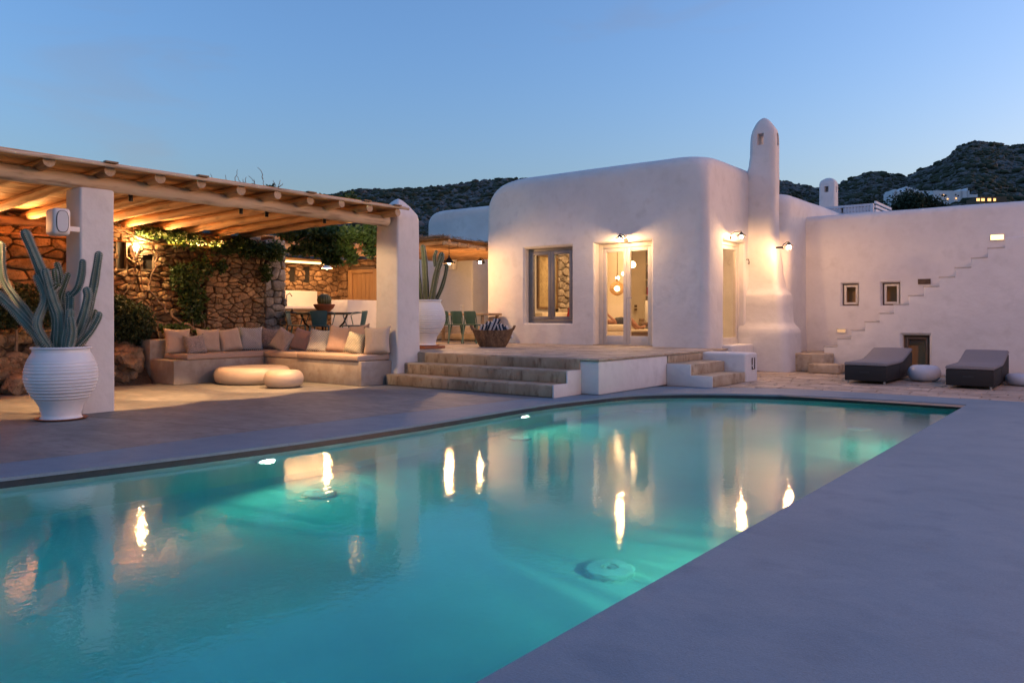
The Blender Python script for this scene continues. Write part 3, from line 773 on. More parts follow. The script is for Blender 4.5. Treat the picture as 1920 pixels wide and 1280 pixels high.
ck.build('side_face', M['white'], st, bevel=.005)
# two side steps down to the paving
s2 = MB().box(.35, 1.19, -2.44, -.96, 0, .19).build('side_steps', M['tan'], bevel=.015, wob=.006, wsc=2); tag(s2, kind='structure')
MB().box(.35, .79, -2.43, -.97, .188, .38).build('step', M['tan'], s2, bevel=.015, wob=.006, wsc=2)
ck = MB(); pts = [(.34,0),(1.2,0),(1.2,.195),(.80,.195),(.80,.386),(.34,.386)]
ck.add([(x,-2.462,z) for x,z in pts]+[(x,-2.438,z) for x,z in pts], [tuple(range(6)), tuple(range(6,12))[::-1]]+[(k,(k+1)%6,(k+1)%6+6,k+6) for k in range(6)])
ck.build('side_face', M['white'], s2, bevel=.005)
MB().box(.33, .352, -2.43, -.97, .39, TZ-.05).build('riser', M['riser'], s2, bevel=.003)

# low white block with a meter cover beside the steps
blk = thing('low_block', (.6,-.65,0), 'low whitewashed block beside the two side steps, in front of the narrow glass door', 'wall')
softblock(MB(), .02, 1.2, -.94, -.34, 0, .53, .05, (.03,.04,.04,.04)).build('body', M['white'], blk, smooth=True, wob=.012)
fr = MB()
for (y0,y1,z0,z1) in ((-.66,-.645,.30,.44),(-.66,-.645,.22,.28),(-.66,-.52,.22,.232),(-.53,-.52,.22,.44)): fr.box(1.2,1.212,y0,y1,z0,z1)
fr.build('cover_frame', M['dark'], blk)

# ================================================================== WHITE HOUSE
ho = thing('white_house', (-3,2,0), 'whitewashed cubic house with rounded edges, glass doors and a tall tapering chimney', 'house')
A = softblock(MB(), -5.92, 0, 0, 3.4, -.02, 4.60, .17, (.80,.25,.24,.3), .3).build('wall', M['white'], ho, smooth=True, wob=.015, wsc=1.2)
B = softblock(MB(), -5.88, .75, 2.65, 8.2, -.02, 4.06, .28, (.5,.3,.3,.3), .3).build('wall', M['white'], ho, smooth=True, wob=.03, wsc=.9)
WX0, WX1, WZ0, WZ1 = -4.69, -3.33, 1.05, 2.84
DX0, DX1, DZ1 = -2.70, -1.27, 2.85
EY0, EY1, EZ1 = .86, 2.06, 2.86
boolean(A, [cutbox(-5.62, -.32, .34, 3.9, .575, 4.0), reveal_y(WX0, WX1, WZ0, WZ1, 0, .5, .05),
            reveal_y(DX0, DX1, TZ-.02, DZ1, 0, .5, .04), reveal_x(EY0, EY1, TZ, EZ1, 0, -.5, .04)])
boolean(B, [cutbox(-5.62, -.32, 2.2, 6.2, .575, 3.75)])
MB().box(-5.63, -.31, .30, 6.25, .54, .578).build('floor', M['tan'], ho)

# chimney
def chim_ring(z, x0, x1, y0, y1, r=.12):
    X_LEN[0], X_LEN[1] = 1, .8
    return [(x,y,z) for x, y in rrect(x0, x1, y0, y1, min(r, (x1-x0)*.49, (y1-y0)*.49), 6, .2)]
cz = [(0,-.3,1.01,1.95,3.03,.20),(.5,-.3,.99,1.96,3.02,.20),(.82,-.3,.98,1.965,3.01,.20),(.90,-.3,.97,1.98,3.0,.20),(.96,-.3,.935,2.01,2.99,.21),(1.02,-.3,.875,2.07,2.96,.19),(1.10,-.3,.835,2.105,2.94,.17),
      (1.45,-.3,.82,2.11,2.93,.17),(1.66,-.3,.81,2.115,2.93,.17),(1.73,-.3,.785,2.14,2.92,.18),(1.79,-.3,.735,2.19,2.90,.16),(1.86,-.3,.70,2.22,2.88,.15),(1.98,-.3,.675,2.24,2.85,.14),(2.2,-.3,.65,2.25,2.81,.13),(2.6,-.3,.61,2.25,2.73,.12),(3.0,-.3,.59,2.25,2.69,.12),
      (3.6,-.3,.59,2.25,2.67,.12),(4.0,-.28,.595,2.25,2.66,.12),(4.35,-.14,.60,2.25,2.66,.12),(4.6,-.04,.60,2.25,2.65,.12),(4.85,0,.60,2.25,2.65,.12),(5.15,.01,.60,2.25,2.65,.12),(5.3,.02,.59,2.255,2.645,.12),
      (5.42,.05,.565,2.27,2.63,.12),(5.52,.09,.50,2.29,2.61,.12),(5.61,.14,.44,2.32,2.58,.10),(5.67,.19,.39,2.35,2.55,.09),(5.71,.25,.33,2.40,2.50,.04)]
chm = MB().loft([chim_ring(*c) for c in cz]).build('chimney', M['white'], ho, smooth=True, wob=.015, wsc=1.5)
p0 = ony(1420, 251, 2.25); p1 = ony(1432, 271, 2.25)
boolean(chm, [cutbox(p0.x, p1.x, 2.1, 2.9, p1.z, p0.z), cutbox(.3, .9, 2.41, 2.52, p1.z-.02, p0.z)])

# front window
wf = MB(); fy = .20
def frame_y(mb, x0, x1, z0, z1, t, y0, y1):
    mb.box(x0,x0+t,y0,y1,z0,z1).box(x1-t,x1,y0,y1,z0,z1).box(x0+t,x1-t,y0,y1,z0,z0+t).box(x0+t,x1-t,y0,y1,z1-t,z1); return mb
def frame_x(mb, y0, y1, z0, z1, t, x0, x1):
    mb.box(x0,x1,y0,y0+t,z0,z1).box(x0,x1,y1-t,y1,z0,z1).box(x0,x1,y0+t,y1-t,z0,z0+t).box(x0,x1,y0+t,y1-t,z1-t,z1); return mb
win = frame_y(MB(), WX0-.02, WX1+.02, WZ0-.02, WZ1+.02, .09, fy-.03, fy+.08).build('window', M['frame'], ho, bevel=.006)
xm = (WX0+WX1)/2
for a, b in ((WX0+.075, xm-.003), (xm+.003, WX1-.075)):
    frame_y(MB(), a, b, WZ0+.075, WZ1-.075, .085, fy-.05, fy+.02).build('casement', M['frame'], win, bevel=.006)
    MB().box(a+.08, b-.08, fy-.022, fy-.016, WZ0+.155, WZ1-.155).build('pane', M['pane'], win)
# double glass door
dy = .22
dr = MB().box(DX0-.02,DX0+.10,dy-.04,dy+.08,TZ-.01,DZ1+.02).box(DX1-.10,DX1+.02,dy-.04,dy+.08,TZ-.01,DZ1+.02).box(DX0+.1,DX1-.1,dy-.04,dy+.08,DZ1-.10,DZ1+.02).build('door', M['framel'], ho, bevel=.006)
xm = (DX0+DX1)/2
for a, b in ((DX0+.105, xm-.003), (xm+.003, DX1-.105)):
    lf = MB(); t = .085; z0 = TZ+.01; z1 = DZ1-.105
    lf.box(a,a+t,dy-.02,dy+.04,z0,z1).box(b-t,b,dy-.02,dy+.04,z0,z1).box(a+t,b-t,dy-.02,dy+.04,z0,z0+.20).box(a+t,b-t,dy-.02,dy+.04,z1-t,z1)
    lf.build('door_leaf', M['framel'], dr, bevel=.006)
    MB().box(a+t-.01,b-t+.01,dy+.006,dy+.012,z0+.19,z1-t+.01).build('pane', M['pane'], dr)
MB().tube([(xm+.045,dy-.02,1.62),(xm+.045,dy-.07,1.62),(xm+.16,dy-.075,1.62)], .009, 6).build('handle', M['steel'], dr, smooth=True)
MB().box(DX0-.03,DX1+.03,-.03,.3,TZ-.03,TZ+.012).build('threshold', M['tan'], dr, bevel=.006)
# narrow side door
d2 = frame_x(MB(), EY0-.02, EY1+.02, TZ, EZ1+.02, .10, -.25, -.14).build('door', M['framel'], ho, bevel=.006)
frame_x(MB(), EY0+.085, EY1-.085, TZ+.10, EZ1-.085, .08, -.21, -.15).build('door_leaf', M['framel'], d2, bevel=.006)
MB().box(-.185,-.18,EY0+.15,EY1-.15,TZ+.17,EZ1-.15).build('pane', M['pane'], d2)
softblock(MB(), -.2, .22, EY0-.10, EY1+.10, 0, TZ+.03, .04, (.03,.03,.03,.03)).build('sill', M['white'], d2, smooth=True, wob=.01)
hk = onx(1418, 478, 0); hk = Vector((.03, 2.14, 2.44))
MB().tube([(.0,2.12,2.50),(.06,2.12,2.50),(.07,2.12,2.44),(.06,2.14,2.40),(.03,2.16,2.41)], .012, 6).build('wall_hook', M['iron'], ho, smooth=True)

# --- rooms' contents
def cloth_box(mb, x0,x1,y0,y1,z0,z1): return mb.box(x0,x1,y0,y1,z0,z1)
pt = thing('picture', (-5.6,2.1,1.4), 'old brown framed map on the cream wall, seen through the front window', 'picture')
a = onx(1011, 484, -5.6); b = onx(1034, 579, -5.6)
frame_x(MB(), a.y-.1, b.y+.25, b.z, a.z+.1, .05, -5.60, -5.55).build('picture_frame', M['brown'], pt)
MB().box(-5.60, -5.575, a.y-.06, b.y+.21, b.z+.04, a.z+.06).build('map_sheet', M['paper'], pt)
sw = thing('interior_stone_wall', (-5.5,3.0,.57), 'rough dry-stone feature wall inside the house, seen through the right window pane', 'wall')
cs = cells(2.68, 4.2, .6, 3.5, .30, .17, .02, random.Random(21))
MB().box(-5.62,-5.56,2.68,4.2,.58,3.6).build('core', M['mortar'], sw)
rubble(sw, [(cs, .08, lambda u, v, d: (-5.56+d, u, v), 1, 0, 1)], [M['stone_grey_and_skylit']], 120, 31)
rc_ = thing('red_cushion', (-5.1,2.75,1.0), 'small dark red cushion on the sofa behind the front window', 'cushion')
MB().obox((-5.1,2.75,1.30),(.14,.42,.30),Matrix.Rotation(.25,3,'Y')).build('cover', M['red'], rc_, bevel=.05)
sf = thing('sofa', (-5.15,2.6,.57), 'cream sofa against the wall behind the front window', 'sofa')
MB().box(-5.55,-4.75,1.6,3.5,.58,.98).build('base', M['sofa'], sf, bevel=.05)
MB().box(-5.57,-5.3,1.6,3.5,.98,1.32).build('backrest', M['sofa'], sf, bevel=.06)
# daybed and ottoman in line with the glass door
db = thing('daybed', (-3.4,1.7,.58), 'cream daybed behind the left leaf of the glass double door', 'sofa')
def orient(c, dep_dir=YAW): return Matrix.Rotation(YAW, 3, 'Z')
Rc = Matrix.Rotation(YAW, 3, 'Z')
c0 = at(1150, 620, 19.6)
MB().obox((c0.x-.35*CS, c0.y-.35*SN, .72), (1.25,.8,.26), Rc).build('base', M['sofa'], db, bevel=.04)
MB().obox((c0.x-.35*CS, c0.y-.35*SN, .93), (1.25,.8,.17), Rc).build('seat_cushion', M['sofa'], db, bevel=.06)
ot = thing('ottoman', (-2.6,2.2,.58), 'dark brown ottoman with a cream top behind the right leaf of the glass door', 'ottoman')
c1 = at(1202, 625, 19.6)
MB().obox((c1.x, c1.y, .71), (.62,.55,.24), Rc).build('base', M['brown'], ot, bevel=.03)
MB().obox((c1.x, c1.y, .855), (.66,.6,.06), Rc).build('top_cushion', M['sofa'], ot, bevel=.025)
ac = thing('armchair', (-2.2,2.9,.58), 'brown armchair with a white throw at the right edge of the glass door', 'armchair')
c2 = at(1217, 600, 20.6)
MB().obox((c2.x, c2.y, 1.0), (.5,.5,.12), Rc).build('seat', M['brown'], ac, bevel=.03)
MB().obox((c2.x+.05, c2.y+.2, 1.32), (.5,.1,.6), Rc).build('backrest', M['shirt'], ac, bevel=.03)
MB().obox((c2.x-.22, c2.y, .98), (.07,.5,.34), Rc).build('armrest', M['brown'], ac, bevel=.02)
for s_ in (-1, 1): MB().obox((c2.x+.2*s_*CS, c2.y+.2*s_*SN, .76), (.05,.05,.38), Rc).build('leg', M['brown'], ac)
# inner wall pieces
iw = thing('partition', (-3.6,4.2,.58), 'cream wall pier behind the hanging lamps, left leaf of the glass door', 'wall')
MB().box(-5.0,-4.25,4.0,4.3,.58,3.74).build('body', M['wallwarm'], iw, bevel=.02)
sh = thing('shelf_unit', (-4.0,4.9,.58), 'narrow shelf of books behind the middle stile of the glass door', 'shelf')
for k in range(5): MB().box(-4.25,-3.6,5.2,5.5,.9+k*.45,.93+k*.45).build('shelf', M['sofa'], sh)
for k in range(4):
    for q in range(5): MB().box(-4.2+q*.12,-4.12+q*.12,5.25,5.45,.93+k*.45,1.15+k*.45+.03*(q%3)).build('book', M['brown'] if (q+k)%2 else M['red'], sh)
cu = thing('curtain', (-1.2,4.6,.58), 'brown curtain hanging at the right side of the room behind the glass door', 'curtain')
cx = at(1213, 560, 24); X_ = [(cx.x-.35+.06*k, cx.y+.05*math.sin(k*1.9)) for k in range(16)]
mb = MB(); mb.add([(x,y,.6) for x,y in X_]+[(x,y,2.6) for x,y in X_], [(i,i+1,i+17,i+16) for i in range(15)]); mb.build('cloth', M['brown'], cu, smooth=True, ang=180)
sp = thing('switch_plate', (0,0,0), 'dark double switch plate on the wall seen through the right door leaf', 'switch')
q = at(1192, 577, 23.4)
for k in (0,1): MB().obox((q.x,q.y,q.z+.05-.1*k),(.08,.02,.075),Matrix.Rotation(YAW,3,'Z')).build('switch', M['brown'], sp)
sp.location = (0,0,0)
rw = thing('room_screen', (-2.4,5,.58), 'cream inner wall carrying the switch plate behind the glass door', 'wall')
qa = at(1178, 577, 23.6); qb = at(1208, 577, 23.6)
MB().obox(((qa.x+qb.x)/2, (qa.y+qb.y)/2, 2.1), (.55,.1,3.1), Matrix.Rotation(YAW,3,'Z')).build('body', M['wallwarm'], rw)

# hanging lamps inside
def bulb(mb, c, r): return mb.sphere(c, r, 12, 8, (1,1,1.25))
M['bulb_in'] = emis('lit_bulb_inside', (1.0,.62,.28), 14)
M['bulb_out'] = emis('lit_bulb_outside', (1.0,.56,.24), 260)
pl = thing('wicker_pendant', tuple(at(1157,540,20)), 'round wicker pendant lamp glowing behind the left leaf of the glass door', 'lamp')
g = at(1157, 541, 20); mb = MB()
NW = 26
for k in range(NW):
    a = PI*k/NW
    mb.tube([(g.x+.185*math.cos(a)*math.cos(t), g.y+.185*math.sin(a)*math.cos(t), g.z+.185*math.sin(t)*.95) for t in [2*PI*i/20 for i in range(21)]], .0045, 4, False)
for k in range(1, 12):
    t = -PI/2+PI*k/12; mb.tube([(g.x+.185*math.cos(t)*math.cos(a), g.y+.185*math.cos(t)*math.sin(a), g.z+.185*math.sin(t)*.95) for a in [2*PI*i/24 for i in range(25)]], .0045, 4, False)
mb.build('shade', M['rattan'], pl)
MB().sphere(tuple(g), .07).build('bulb', M['bulb_in'], pl, smooth=True)
MB().lathe([(.03,.17),(.018,.3),(.008,.42),(.004,1.35)], 10, tuple(g)).build('cord', M['rattan'], pl, smooth=True)
for nm, px, py, dd, r, lab in (('globe_lamp',1186,496,20.8,.085,'small glass globe lamp lit in the right leaf of the glass door'),
                            ('glass_lamp',1169,513,20.4,.05,'small bare bulb hanging just right of the wicker pendant'),
                            ('glass_lamp',1158,521,20.2,.05,'bare bulb hanging right above the wicker pendant')):
    g = at(px, py, dd); L = thing(nm, tuple(g), lab, 'lamp', 'lamps hanging inside the house')
    MB().sphere(tuple(g), r).build('bulb', M['bulb_in'], L, smooth=True)
    MB().tube([(g.x,g.y,g.z+r),(g.x,g.y,g.z+1.2)], .004, 5).build('cord', M['iron'], L)
area('room_light', (-3.0, 2.6, 3.6), (0,0,0), 3.0, 3.0, 72, (1.0,.60,.27))
area('room_light_front', (-2.4, 1.0, 3.9), (0,0,0), 2.0, .8, 20, (1.0,.60,.27))
spot('wall_washer', (-4.6,1.6,3.5), (-5.6,3.3,1.4), 45, (1.0,.62,.3), 1.0)

# ================================================================== ANNEX AND STAIR WALL
an = thing('annex', (6,6,0), 'long low whitewashed wing with two small windows above the outside stair', 'building')
AY = 4.0
anw = softblock(MB(), .45, 15, AY, 11, -.02, 3.60, .05, (.1,.1,.16,.1), .5).build('wall', M['white'], an, smooth=True, wob=.025, wsc=.8)
wa = [(ony(1578,532,AY), ony(1609,573,AY)), (ony(1653,530,AY), ony(1687,572,AY))]
boolean(anw, [reveal_y(a.x, b.x, b.z, a.z, AY, AY+.45, .03) for a, b in wa])
for a, b in wa:
    x0, x1, z0, z1 = a.x, b.x, b.z, a.z
    wn = frame_y(MB(), x0-.01, x1+.01, z0-.01, z1+.01, .035, AY+.13, AY+.2).build('window', M['brown'], an, bevel=.004)
    frame_y(MB(), x0+.03, x1-.03, z0+.03, z1-.03, .05, AY+.10, AY+.16).build('window_frame', M['framel'], wn, bevel=.004)
    MB().box(x0+.07, x1-.07, AY+.135, AY+.14, z0+.07, z1-.07).build('pane', M['pane'], wn)
    MB().box(x0+.02, x1-.02, AY+.34, AY+.36, z0, z1).build('shutter', M['door'], wn)
vp = ony(1733, 528, AY); mb = MB()
for k in range(5): mb.box(vp.x-.12, vp.x+.12, AY-.03, AY-.01, vp.z-.05+k*.022, vp.z-.04+k*.022)
vt = mb.box(vp.x-.125, vp.x+.125, AY-.012, AY+.02, vp.z-.055, vp.z+.06).build('vent_grille', M['brown'], an)
# stepped outside stair: solid, white front with a stepped top
SY = 3.0
tr = [(1545,1573,650),(1573,1597,633),(1597,1623,618),(1623,1650,602),(1650,1677,585.5),(1677,1704,569),(1704,1731,552),(1731,1760,535),(1760,1791,517.5),(1791,1820,501),(1820,1851,484),(1851,1884,465)]
sw = thing('outside_stair', (4.5,3.5,0), 'whitewashed stepped stair climbing to the right along the low wing', 'stair')
xs = [ony(t[0], t[2], SY).x for t in tr] + [ony(1884, 465, SY).x]
zs_ = [ony((t[0]+t[1])/2, t[2], SY).z for t in tr]
rise = (zs_[-1]-zs_[0])/(len(zs_)-1); run = (xs[-1]-xs[0])/(len(xs)-1)
prof = [(xs[0]-.0, 0)]
for i in range(len(zs_)):
    x = xs[0]+run*i; z = zs_[0]+rise*i
    prof += [(x, z), (x+run, z)]
xt = xs[0]+run*len(zs_); zt = zs_[-1]+.20
prof += [(xt, zt), (15, zt+.02), (15, 0)]
prof = [p for p in prof]
def stepped(p, y0, y1):
    n_ = len(p); return MB().add([(x,y0,z) for x,z in p]+[(x,y1,z) for x,z in p], [tuple(range(n_)), tuple(range(n_,2*n_))[::-1]]+[(k,(k+1)%n_,(k+1)%n_+n_,k+n_) for k in range(n_)])
mb = stepped(prof, SY, AY+.02)
st_ = mb.build('flight', M['white'], sw, bevel=.022, segs=3)
a, b = ony(1692, 628, SY), ony(1742, 690, SY)
boolean(st_, [reveal_y(a.x, b.x, .10, a.z, SY, SY+.5, .05)])
bw = frame_y(MB(), a.x-.01, b.x+.01, .10, a.z+.01, .05, SY+.16, SY+.24).build('window_frame', M['brown'], sw, bevel=.004)
frame_y(MB(), a.x+.045, b.x-.045, .15, a.z-.045, .04, SY+.14, SY+.2).build('casement', M['brown'], bw, bevel=.004)
MB().box(a.x+.08, b.x-.08, SY+.165, SY+.17, .18, a.z-.08).build('pane', M['pane'], bw)
MB().box(a.x, b.x, SY+.40, SY+.42, .1, a.z).build('shutter', M['door'], bw)
cs_ = MB().poly([(.80,2.45),(1.35,2.42),(1.58,2.55),(1.66,2.85),(1.66,3.98),(.80,3.98)], 0, .40).build('curved_step', M['tan'], sw, bevel=.03, segs=3)
MB().box(1.36, 2.02, 2.10, 2.62, 0, .20).build('curved_step', M['tan'], sw, bevel=.03, segs=3, wob=.02)

for i in range(len(zs_)):   # thin cement nosing on every tread
    x = xs[0]+run*i; z = zs_[0]+rise*i
    MB().box(x-.012, x+run-.002, SY-.008, AY-.02, z-.004, z+.018).build('tread', M['nosing'], sw, bevel=.004)
# small chimney and breeze-block screen on the roof behind
s3 = ony(1535, 388, 9.5); s4 = ony(1572, 388, 9.5); top = ony(1553, 332, 9.5)
ch2 = thing('small_chimney', (s3.x,9.5,3), 'small domed white chimney standing behind the roof screen', 'chimney')
b2 = softblock(MB(), s3.x, s4.x-.12, 9.5, 9.95, 2.5, top.z, .07, (.2,.2,.2,.2), .2).build('shaft', M['white'], ch2, smooth=True)
mx = (s3.x+s4.x-.12)/2
boolean(b2, [cutbox(mx-.06, mx+.06, 9.3, 9.75, top.z-.45, top.z-.27), cutbox(mx+.1, mx+.7, 9.66, 9.76, top.z-.45, top.z-.27)])
q0 = ony(1523, 405, 7.5); q1 = ony(1637, 400, 7.5); qt = ony(1580, 386, 7.5)
sc_ = thing('roof_screen', (q0.x,7.5,3.5), 'low perforated block screen on the roof of the wing', 'screen')
z0, z1 = ony(1523, 405, 7.5).z-.04, ony(1637, 383, 7.5).z+.03
frame_y(MB(), q0.x, q1.x, z0, z1, .06, 7.5, 7.62).build('frame', M['pebbleb'], sc_)
L_ = (q1.x-q0.x-.12)/2
for k in (0, 1):
    xx = q0.x+.06+k*L_; la = MB(); nx = 9; nz = 4
    for i in range(nx+1): la.box(xx+L_*i/nx-.018, xx+L_*i/nx+.018, 7.52, 7.60, z0+.06, z1-.06)
    for j in range(1, nz): la.box(xx, xx+L_, 7.525, 7.595, lerp(z0+.06,z1-.06,j/nz)-.014, lerp(z0+.06,z1-.06,j/nz)+.014)
    la.build('lattice', M['pebbleb'], sc_)
for k in range(3): MB().box(q1.x+.001, q1.x+.05, 7.62, 9.4, z0+.05+k*.11, z0+.11+k*.11).build('rail', M['villa'], sc_)

# rear building: roof volume and passage wall
r0 = ony(800, 430, 3.2); r1 = ony(905, 393, 3.2)
rb = thing('rear_building', (-8,3.5,0), 'low whitewashed building with a rounded roof corner behind the reed pergola', 'building')
softblock(MB(), r0.x, -5.95, 3.2, 8, .5, ony(810,400,3.2).z+.06, .15, (.45,.1,.15,.2), .5).build('wall', M['white'], rb, smooth=True, wob=.02)
softblock(MB(), -10.6, -7.65, 1.5, 3.3, .5, 3.05, .04, (.05,.05,.05,.05), .5).build('passage_wall', M['white'], rb, smooth=True, wob=.02)
mb = MB(); sq = ony(866, 574, 1.5)
mb.box(sq.x-.05, sq.x+.05, 1.478, 1.5, sq.z-.03, sq.z+.05).box(sq.x-.05, sq.x+.05, 1.478, 1.5, sq.z-.13, sq.z-.05)
mb.build('wall_socket', M['plast'], rb, bevel=.006)
MB().box(-9.5, -6.2, .55, 1.0, TZ, TZ+.18).box(-9.5, -6.2, 1.0, 1.45, TZ, TZ+.36).build('masonry_bench', M['tan'], rb, bevel=.02)
ws = ony(851, 495, 1.5)
sp2 = thing('wall_speaker', (ws.x, 1.4, ws.z), 'white oval speaker on the passage wall behind the black pendant', 'speaker')
softblock(MB(), ws.x-.11, ws.x+.19, 1.28, 1.46, ws.z-.16, ws.z+.22, .07, (.05,.05,.05,.05), .2).build('case', M['plast'], sp2, smooth=True)
MB().box(ws.x-.24, ws.x-.10, 1.34, 1.44, ws.z-.04, ws.z+.12).build('bracket', M['black'], sp2)

# ================================================================== COLUMNS
c1_ = softblock(MB(), -4.00, -3.57, -10.72, -10.29, 0, 2.86, .035, (.03,.03,.03,.03), .4).build('white_column', M['white'], smooth=True, wob=.012)
tag(c1_, 'square whitewashed column beside the large potted cactus', 'column')
X_LEN[0] = X_LEN[1] = .6
rg = []
for z, i, r in [(0,-.02,.04),(.6,0,.04),(1.5,.01,.04),(2.4,.01,.04),(3.0,.015,.04),(3.10,.03,.05),(3.18,.08,.06),(3.26,.13,.06),(3.33,.19,.05),(3.38,.245,.03),(3.40,.28,.02)]:
    rg.append([(x,y,z) for x, y in rrect(-4.17+i, -3.57-i, -5.27+i*1.0, -4.68-i*1.0, min(r,(.6-2*i)*.45), 5, .2)])
c2_ = MB().loft(rg).build('white_column', M['white'], smooth=True, wob=.012)
tag(c2_, 'thick white column with a pointed cap at the head of the steps, behind the last pillow', 'column')
sk = thing('column_speaker', (-3.9,-10.9,2.4), 'white box speaker with an oval grille hung on the column above the cactus', 'speaker')
SP = at(109, 417, 9.70)
Rs = Matrix.Rotation(math.radians(-4), 3, 'Z')
bm_ = MB().obox(SP, (.30,.20,.33), Rs).build('case', M['plast'], sk, bevel=.045, segs=4)
def oval(cx, cz, w_, h_, y, n_=28): 
    return [(cx+math.copysign(abs(math.cos(a))**.7, math.cos(a))*w_, y, cz+math.copysign(abs(math.sin(a))**.7, math.sin(a))*h_) for a in [2*PI*k/n_ for k in range(n_)]]
def spk_oval(w_, h_, d0, d1):  # on the +X side
    return [[tuple(SP+Rs @ Vector((x_, p[0], p[2]))) for p in oval(0, 0, w_, h_, 0)] for x_ in (d0, d1)]
MB().loft(spk_oval(.070,.135,.14,.156)).build('rim', M['black'], sk)
MB().loft(spk_oval(.062,.127,.14,.162)).build('grille', M['plastg'], sk)
MB().box(SP.x-.0, SP.x+.04, SP.y+.08, -10.72, SP.z-.10, SP.z-.04).build('bracket', M['plast'], sk)

# ================================================================== MAIN PERGOLA
pg = thing('log_pergola', (-5.8,-9,2.8), 'large log pergola with board roof resting on white columns and the stone wall', 'pergola')
def log(name, a, b, r, m, parent, rnd, n=10, seg=14, taper=.85, wav=.03, endm=None):
    a = Vector(a); b = Vector(b); mb = MB(); pts = []; rads = []; ph_ = rnd.uniform(0,6); fq = rnd.uniform(.6,1.5)
    for k in range(seg+1):
        t = k/seg; q = a.lerp(b, t)
        q += Vector((rnd.gauss(0,1), rnd.gauss(0,1), rnd.gauss(0,1)))*wav*.13 + Vector((0,0,math.sin(t*3.1*fq+ph_)*wav*.35))
        pts.append(q); rads.append(r*lerp(1, taper, t)*(1+rnd.uniform(-.05,.05)))
    if endm is None: mb.tube(pts, rads, n); return mb.build(name, m, parent, smooth=True)
    mb.tube(pts, rads, n, False); nn = len(pts)
    mb.cur = 1
    u = (b-a).normalized()
    mb.add([mb.v[k] for k in range(n)], [tuple(range(n))[::-1]]); mb.add([mb.v[(nn-1)*n+k] for k in range(n)], [tuple(range(n))])
    return mb.build(name, [m, endm], parent, smooth=True)
rl = random.Random(11)
log('beam', (-3.80,-16.2,2.99), (-3.80,-5.32,2.95), .10, M['grey_log'], pg, rl, 14, 46, .95, .035, M['logend'])
log('beam', (-8.15,-13.6,2.86), (-8.2,-5.0,2.86), .09, M['wood'], pg, rl, 10, 20)
ends = [-5.45,-6.08,-6.72,-7.30,-7.95,-8.55,-9.16,-9.75,-10.42,-11.14,-11.8,-12.45,-13.1,-13.7,-14.3,-14.9,-15.5]
for i, y in enumerate(ends):
    log('rafter', (-3.40+rl.uniform(-.04,.04), y, 3.075), (-8.3, y+rl.uniform(-.1,.1), 2.945), .068+rl.uniform(-.006,.008), M['woodx'], pg, rl, 10, 16, 1.05, .04, M['logend'])
x = -3.36; k = 0
while x > -8.4:
    wd = rl.uniform(.13, .2); yb = -5.25+rl.uniform(-.03,.03)
    z = 3.202+(x+3.4)*(-.155/-4.9)*-1
    z = 3.140 + (x+3.4)*(.125/4.9)
    if k == 0:
        # weathered edge board whose grey face shows above the rafter ends
        pass
    mb = MB()
    for (ya, ybb) in ((-16.0, -12.6), (-12.59, -9.1), (-9.09, yb)):
        dz = rl.uniform(0, .006)
        mb.obox((x-wd/2, (ya+ybb)/2, z+.014+dz), (wd-.008, ybb-ya, .026), Matrix.Rotation(-.0255, 3, 'Y'))
    mb.build('roof_board', M['board'], pg)
    x -= wd; k += 1
log('edge_pole', (-3.36,-16.2,3.145), (-3.36,-5.2,3.140), .024, M['grey_log'], pg, rl, 8, 40, 1.0, .02)
for y in (-5.5, -6.2, -7.35, -9.2, -10.45): # little grey packing pieces at the roof edge
    MB().obox((-3.34, y, 3.176), (.07,.16,.02)).build('packing_piece', M['brown'], pg)
# downlights fixed behind the front beam
for i, y in enumerate((-13.4,-11.75,-9.9,-8.2,-6.6)):
    L = thing('downlight', (-3.955,y,2.86), ['small black downlight behind the beam at the near end of the pergola, before the column','small black downlight behind the beam just before the first column','small black downlight behind the beam just past the first column','small black downlight behind the beam midway between the two columns','small black downlight behind the beam nearest the pointed column'][i], 'lamp', 'downlights under the log pergola')
    MB().lathe([(.028,-.06),(.03,0),(.03,.06)], 12, (-3.955,y,2.86)).build('can', M['iron'], L, smooth=True)
    spot('downlight_beam', (-3.97,y,2.79), (-4.84,y+.1,0), (170 if y < -11 else 330), WARM, math.radians(56), .22, .03)


L = thing('light_strip', (-7.9,-10.4,2.62), 'thin warm light strip along the top of the stone wall, shining up into the rafters', 'lamp')
MB().box(-7.93,-7.88,-15.6,-5.7,2.60,2.625).build('channel', M['woodx'], L)
area('pergola_strip_light', (-7.87,-10.6,2.64), (0, math.radians(-135), 0), .03, 9.8, 125, (1.0,.45,.14), spread=math.radians(115))
L = thing('downlight', (-4.45,-7.4,2.78), 'small black downlight set in from the beam, aimed at the pointed column', 'lamp', 'downlights under the log pergola')
MB().lathe([(.028,-.06),(.03,0),(.03,.06)], 12, (-4.45,-7.4,2.93)).build('can', M['iron'], L, smooth=True)
spot('column_beam', (-4.45,-7.4,2.77), (-4.1,-5.3,1.1), 95, (1,.60,.28), math.radians(70), .5, .03)
spot('vine_light', (-4.3,-5.7,2.9), (-5.4,-3.6,2.75), 60, (1,.75,.35), math.radians(70), .5, .04)
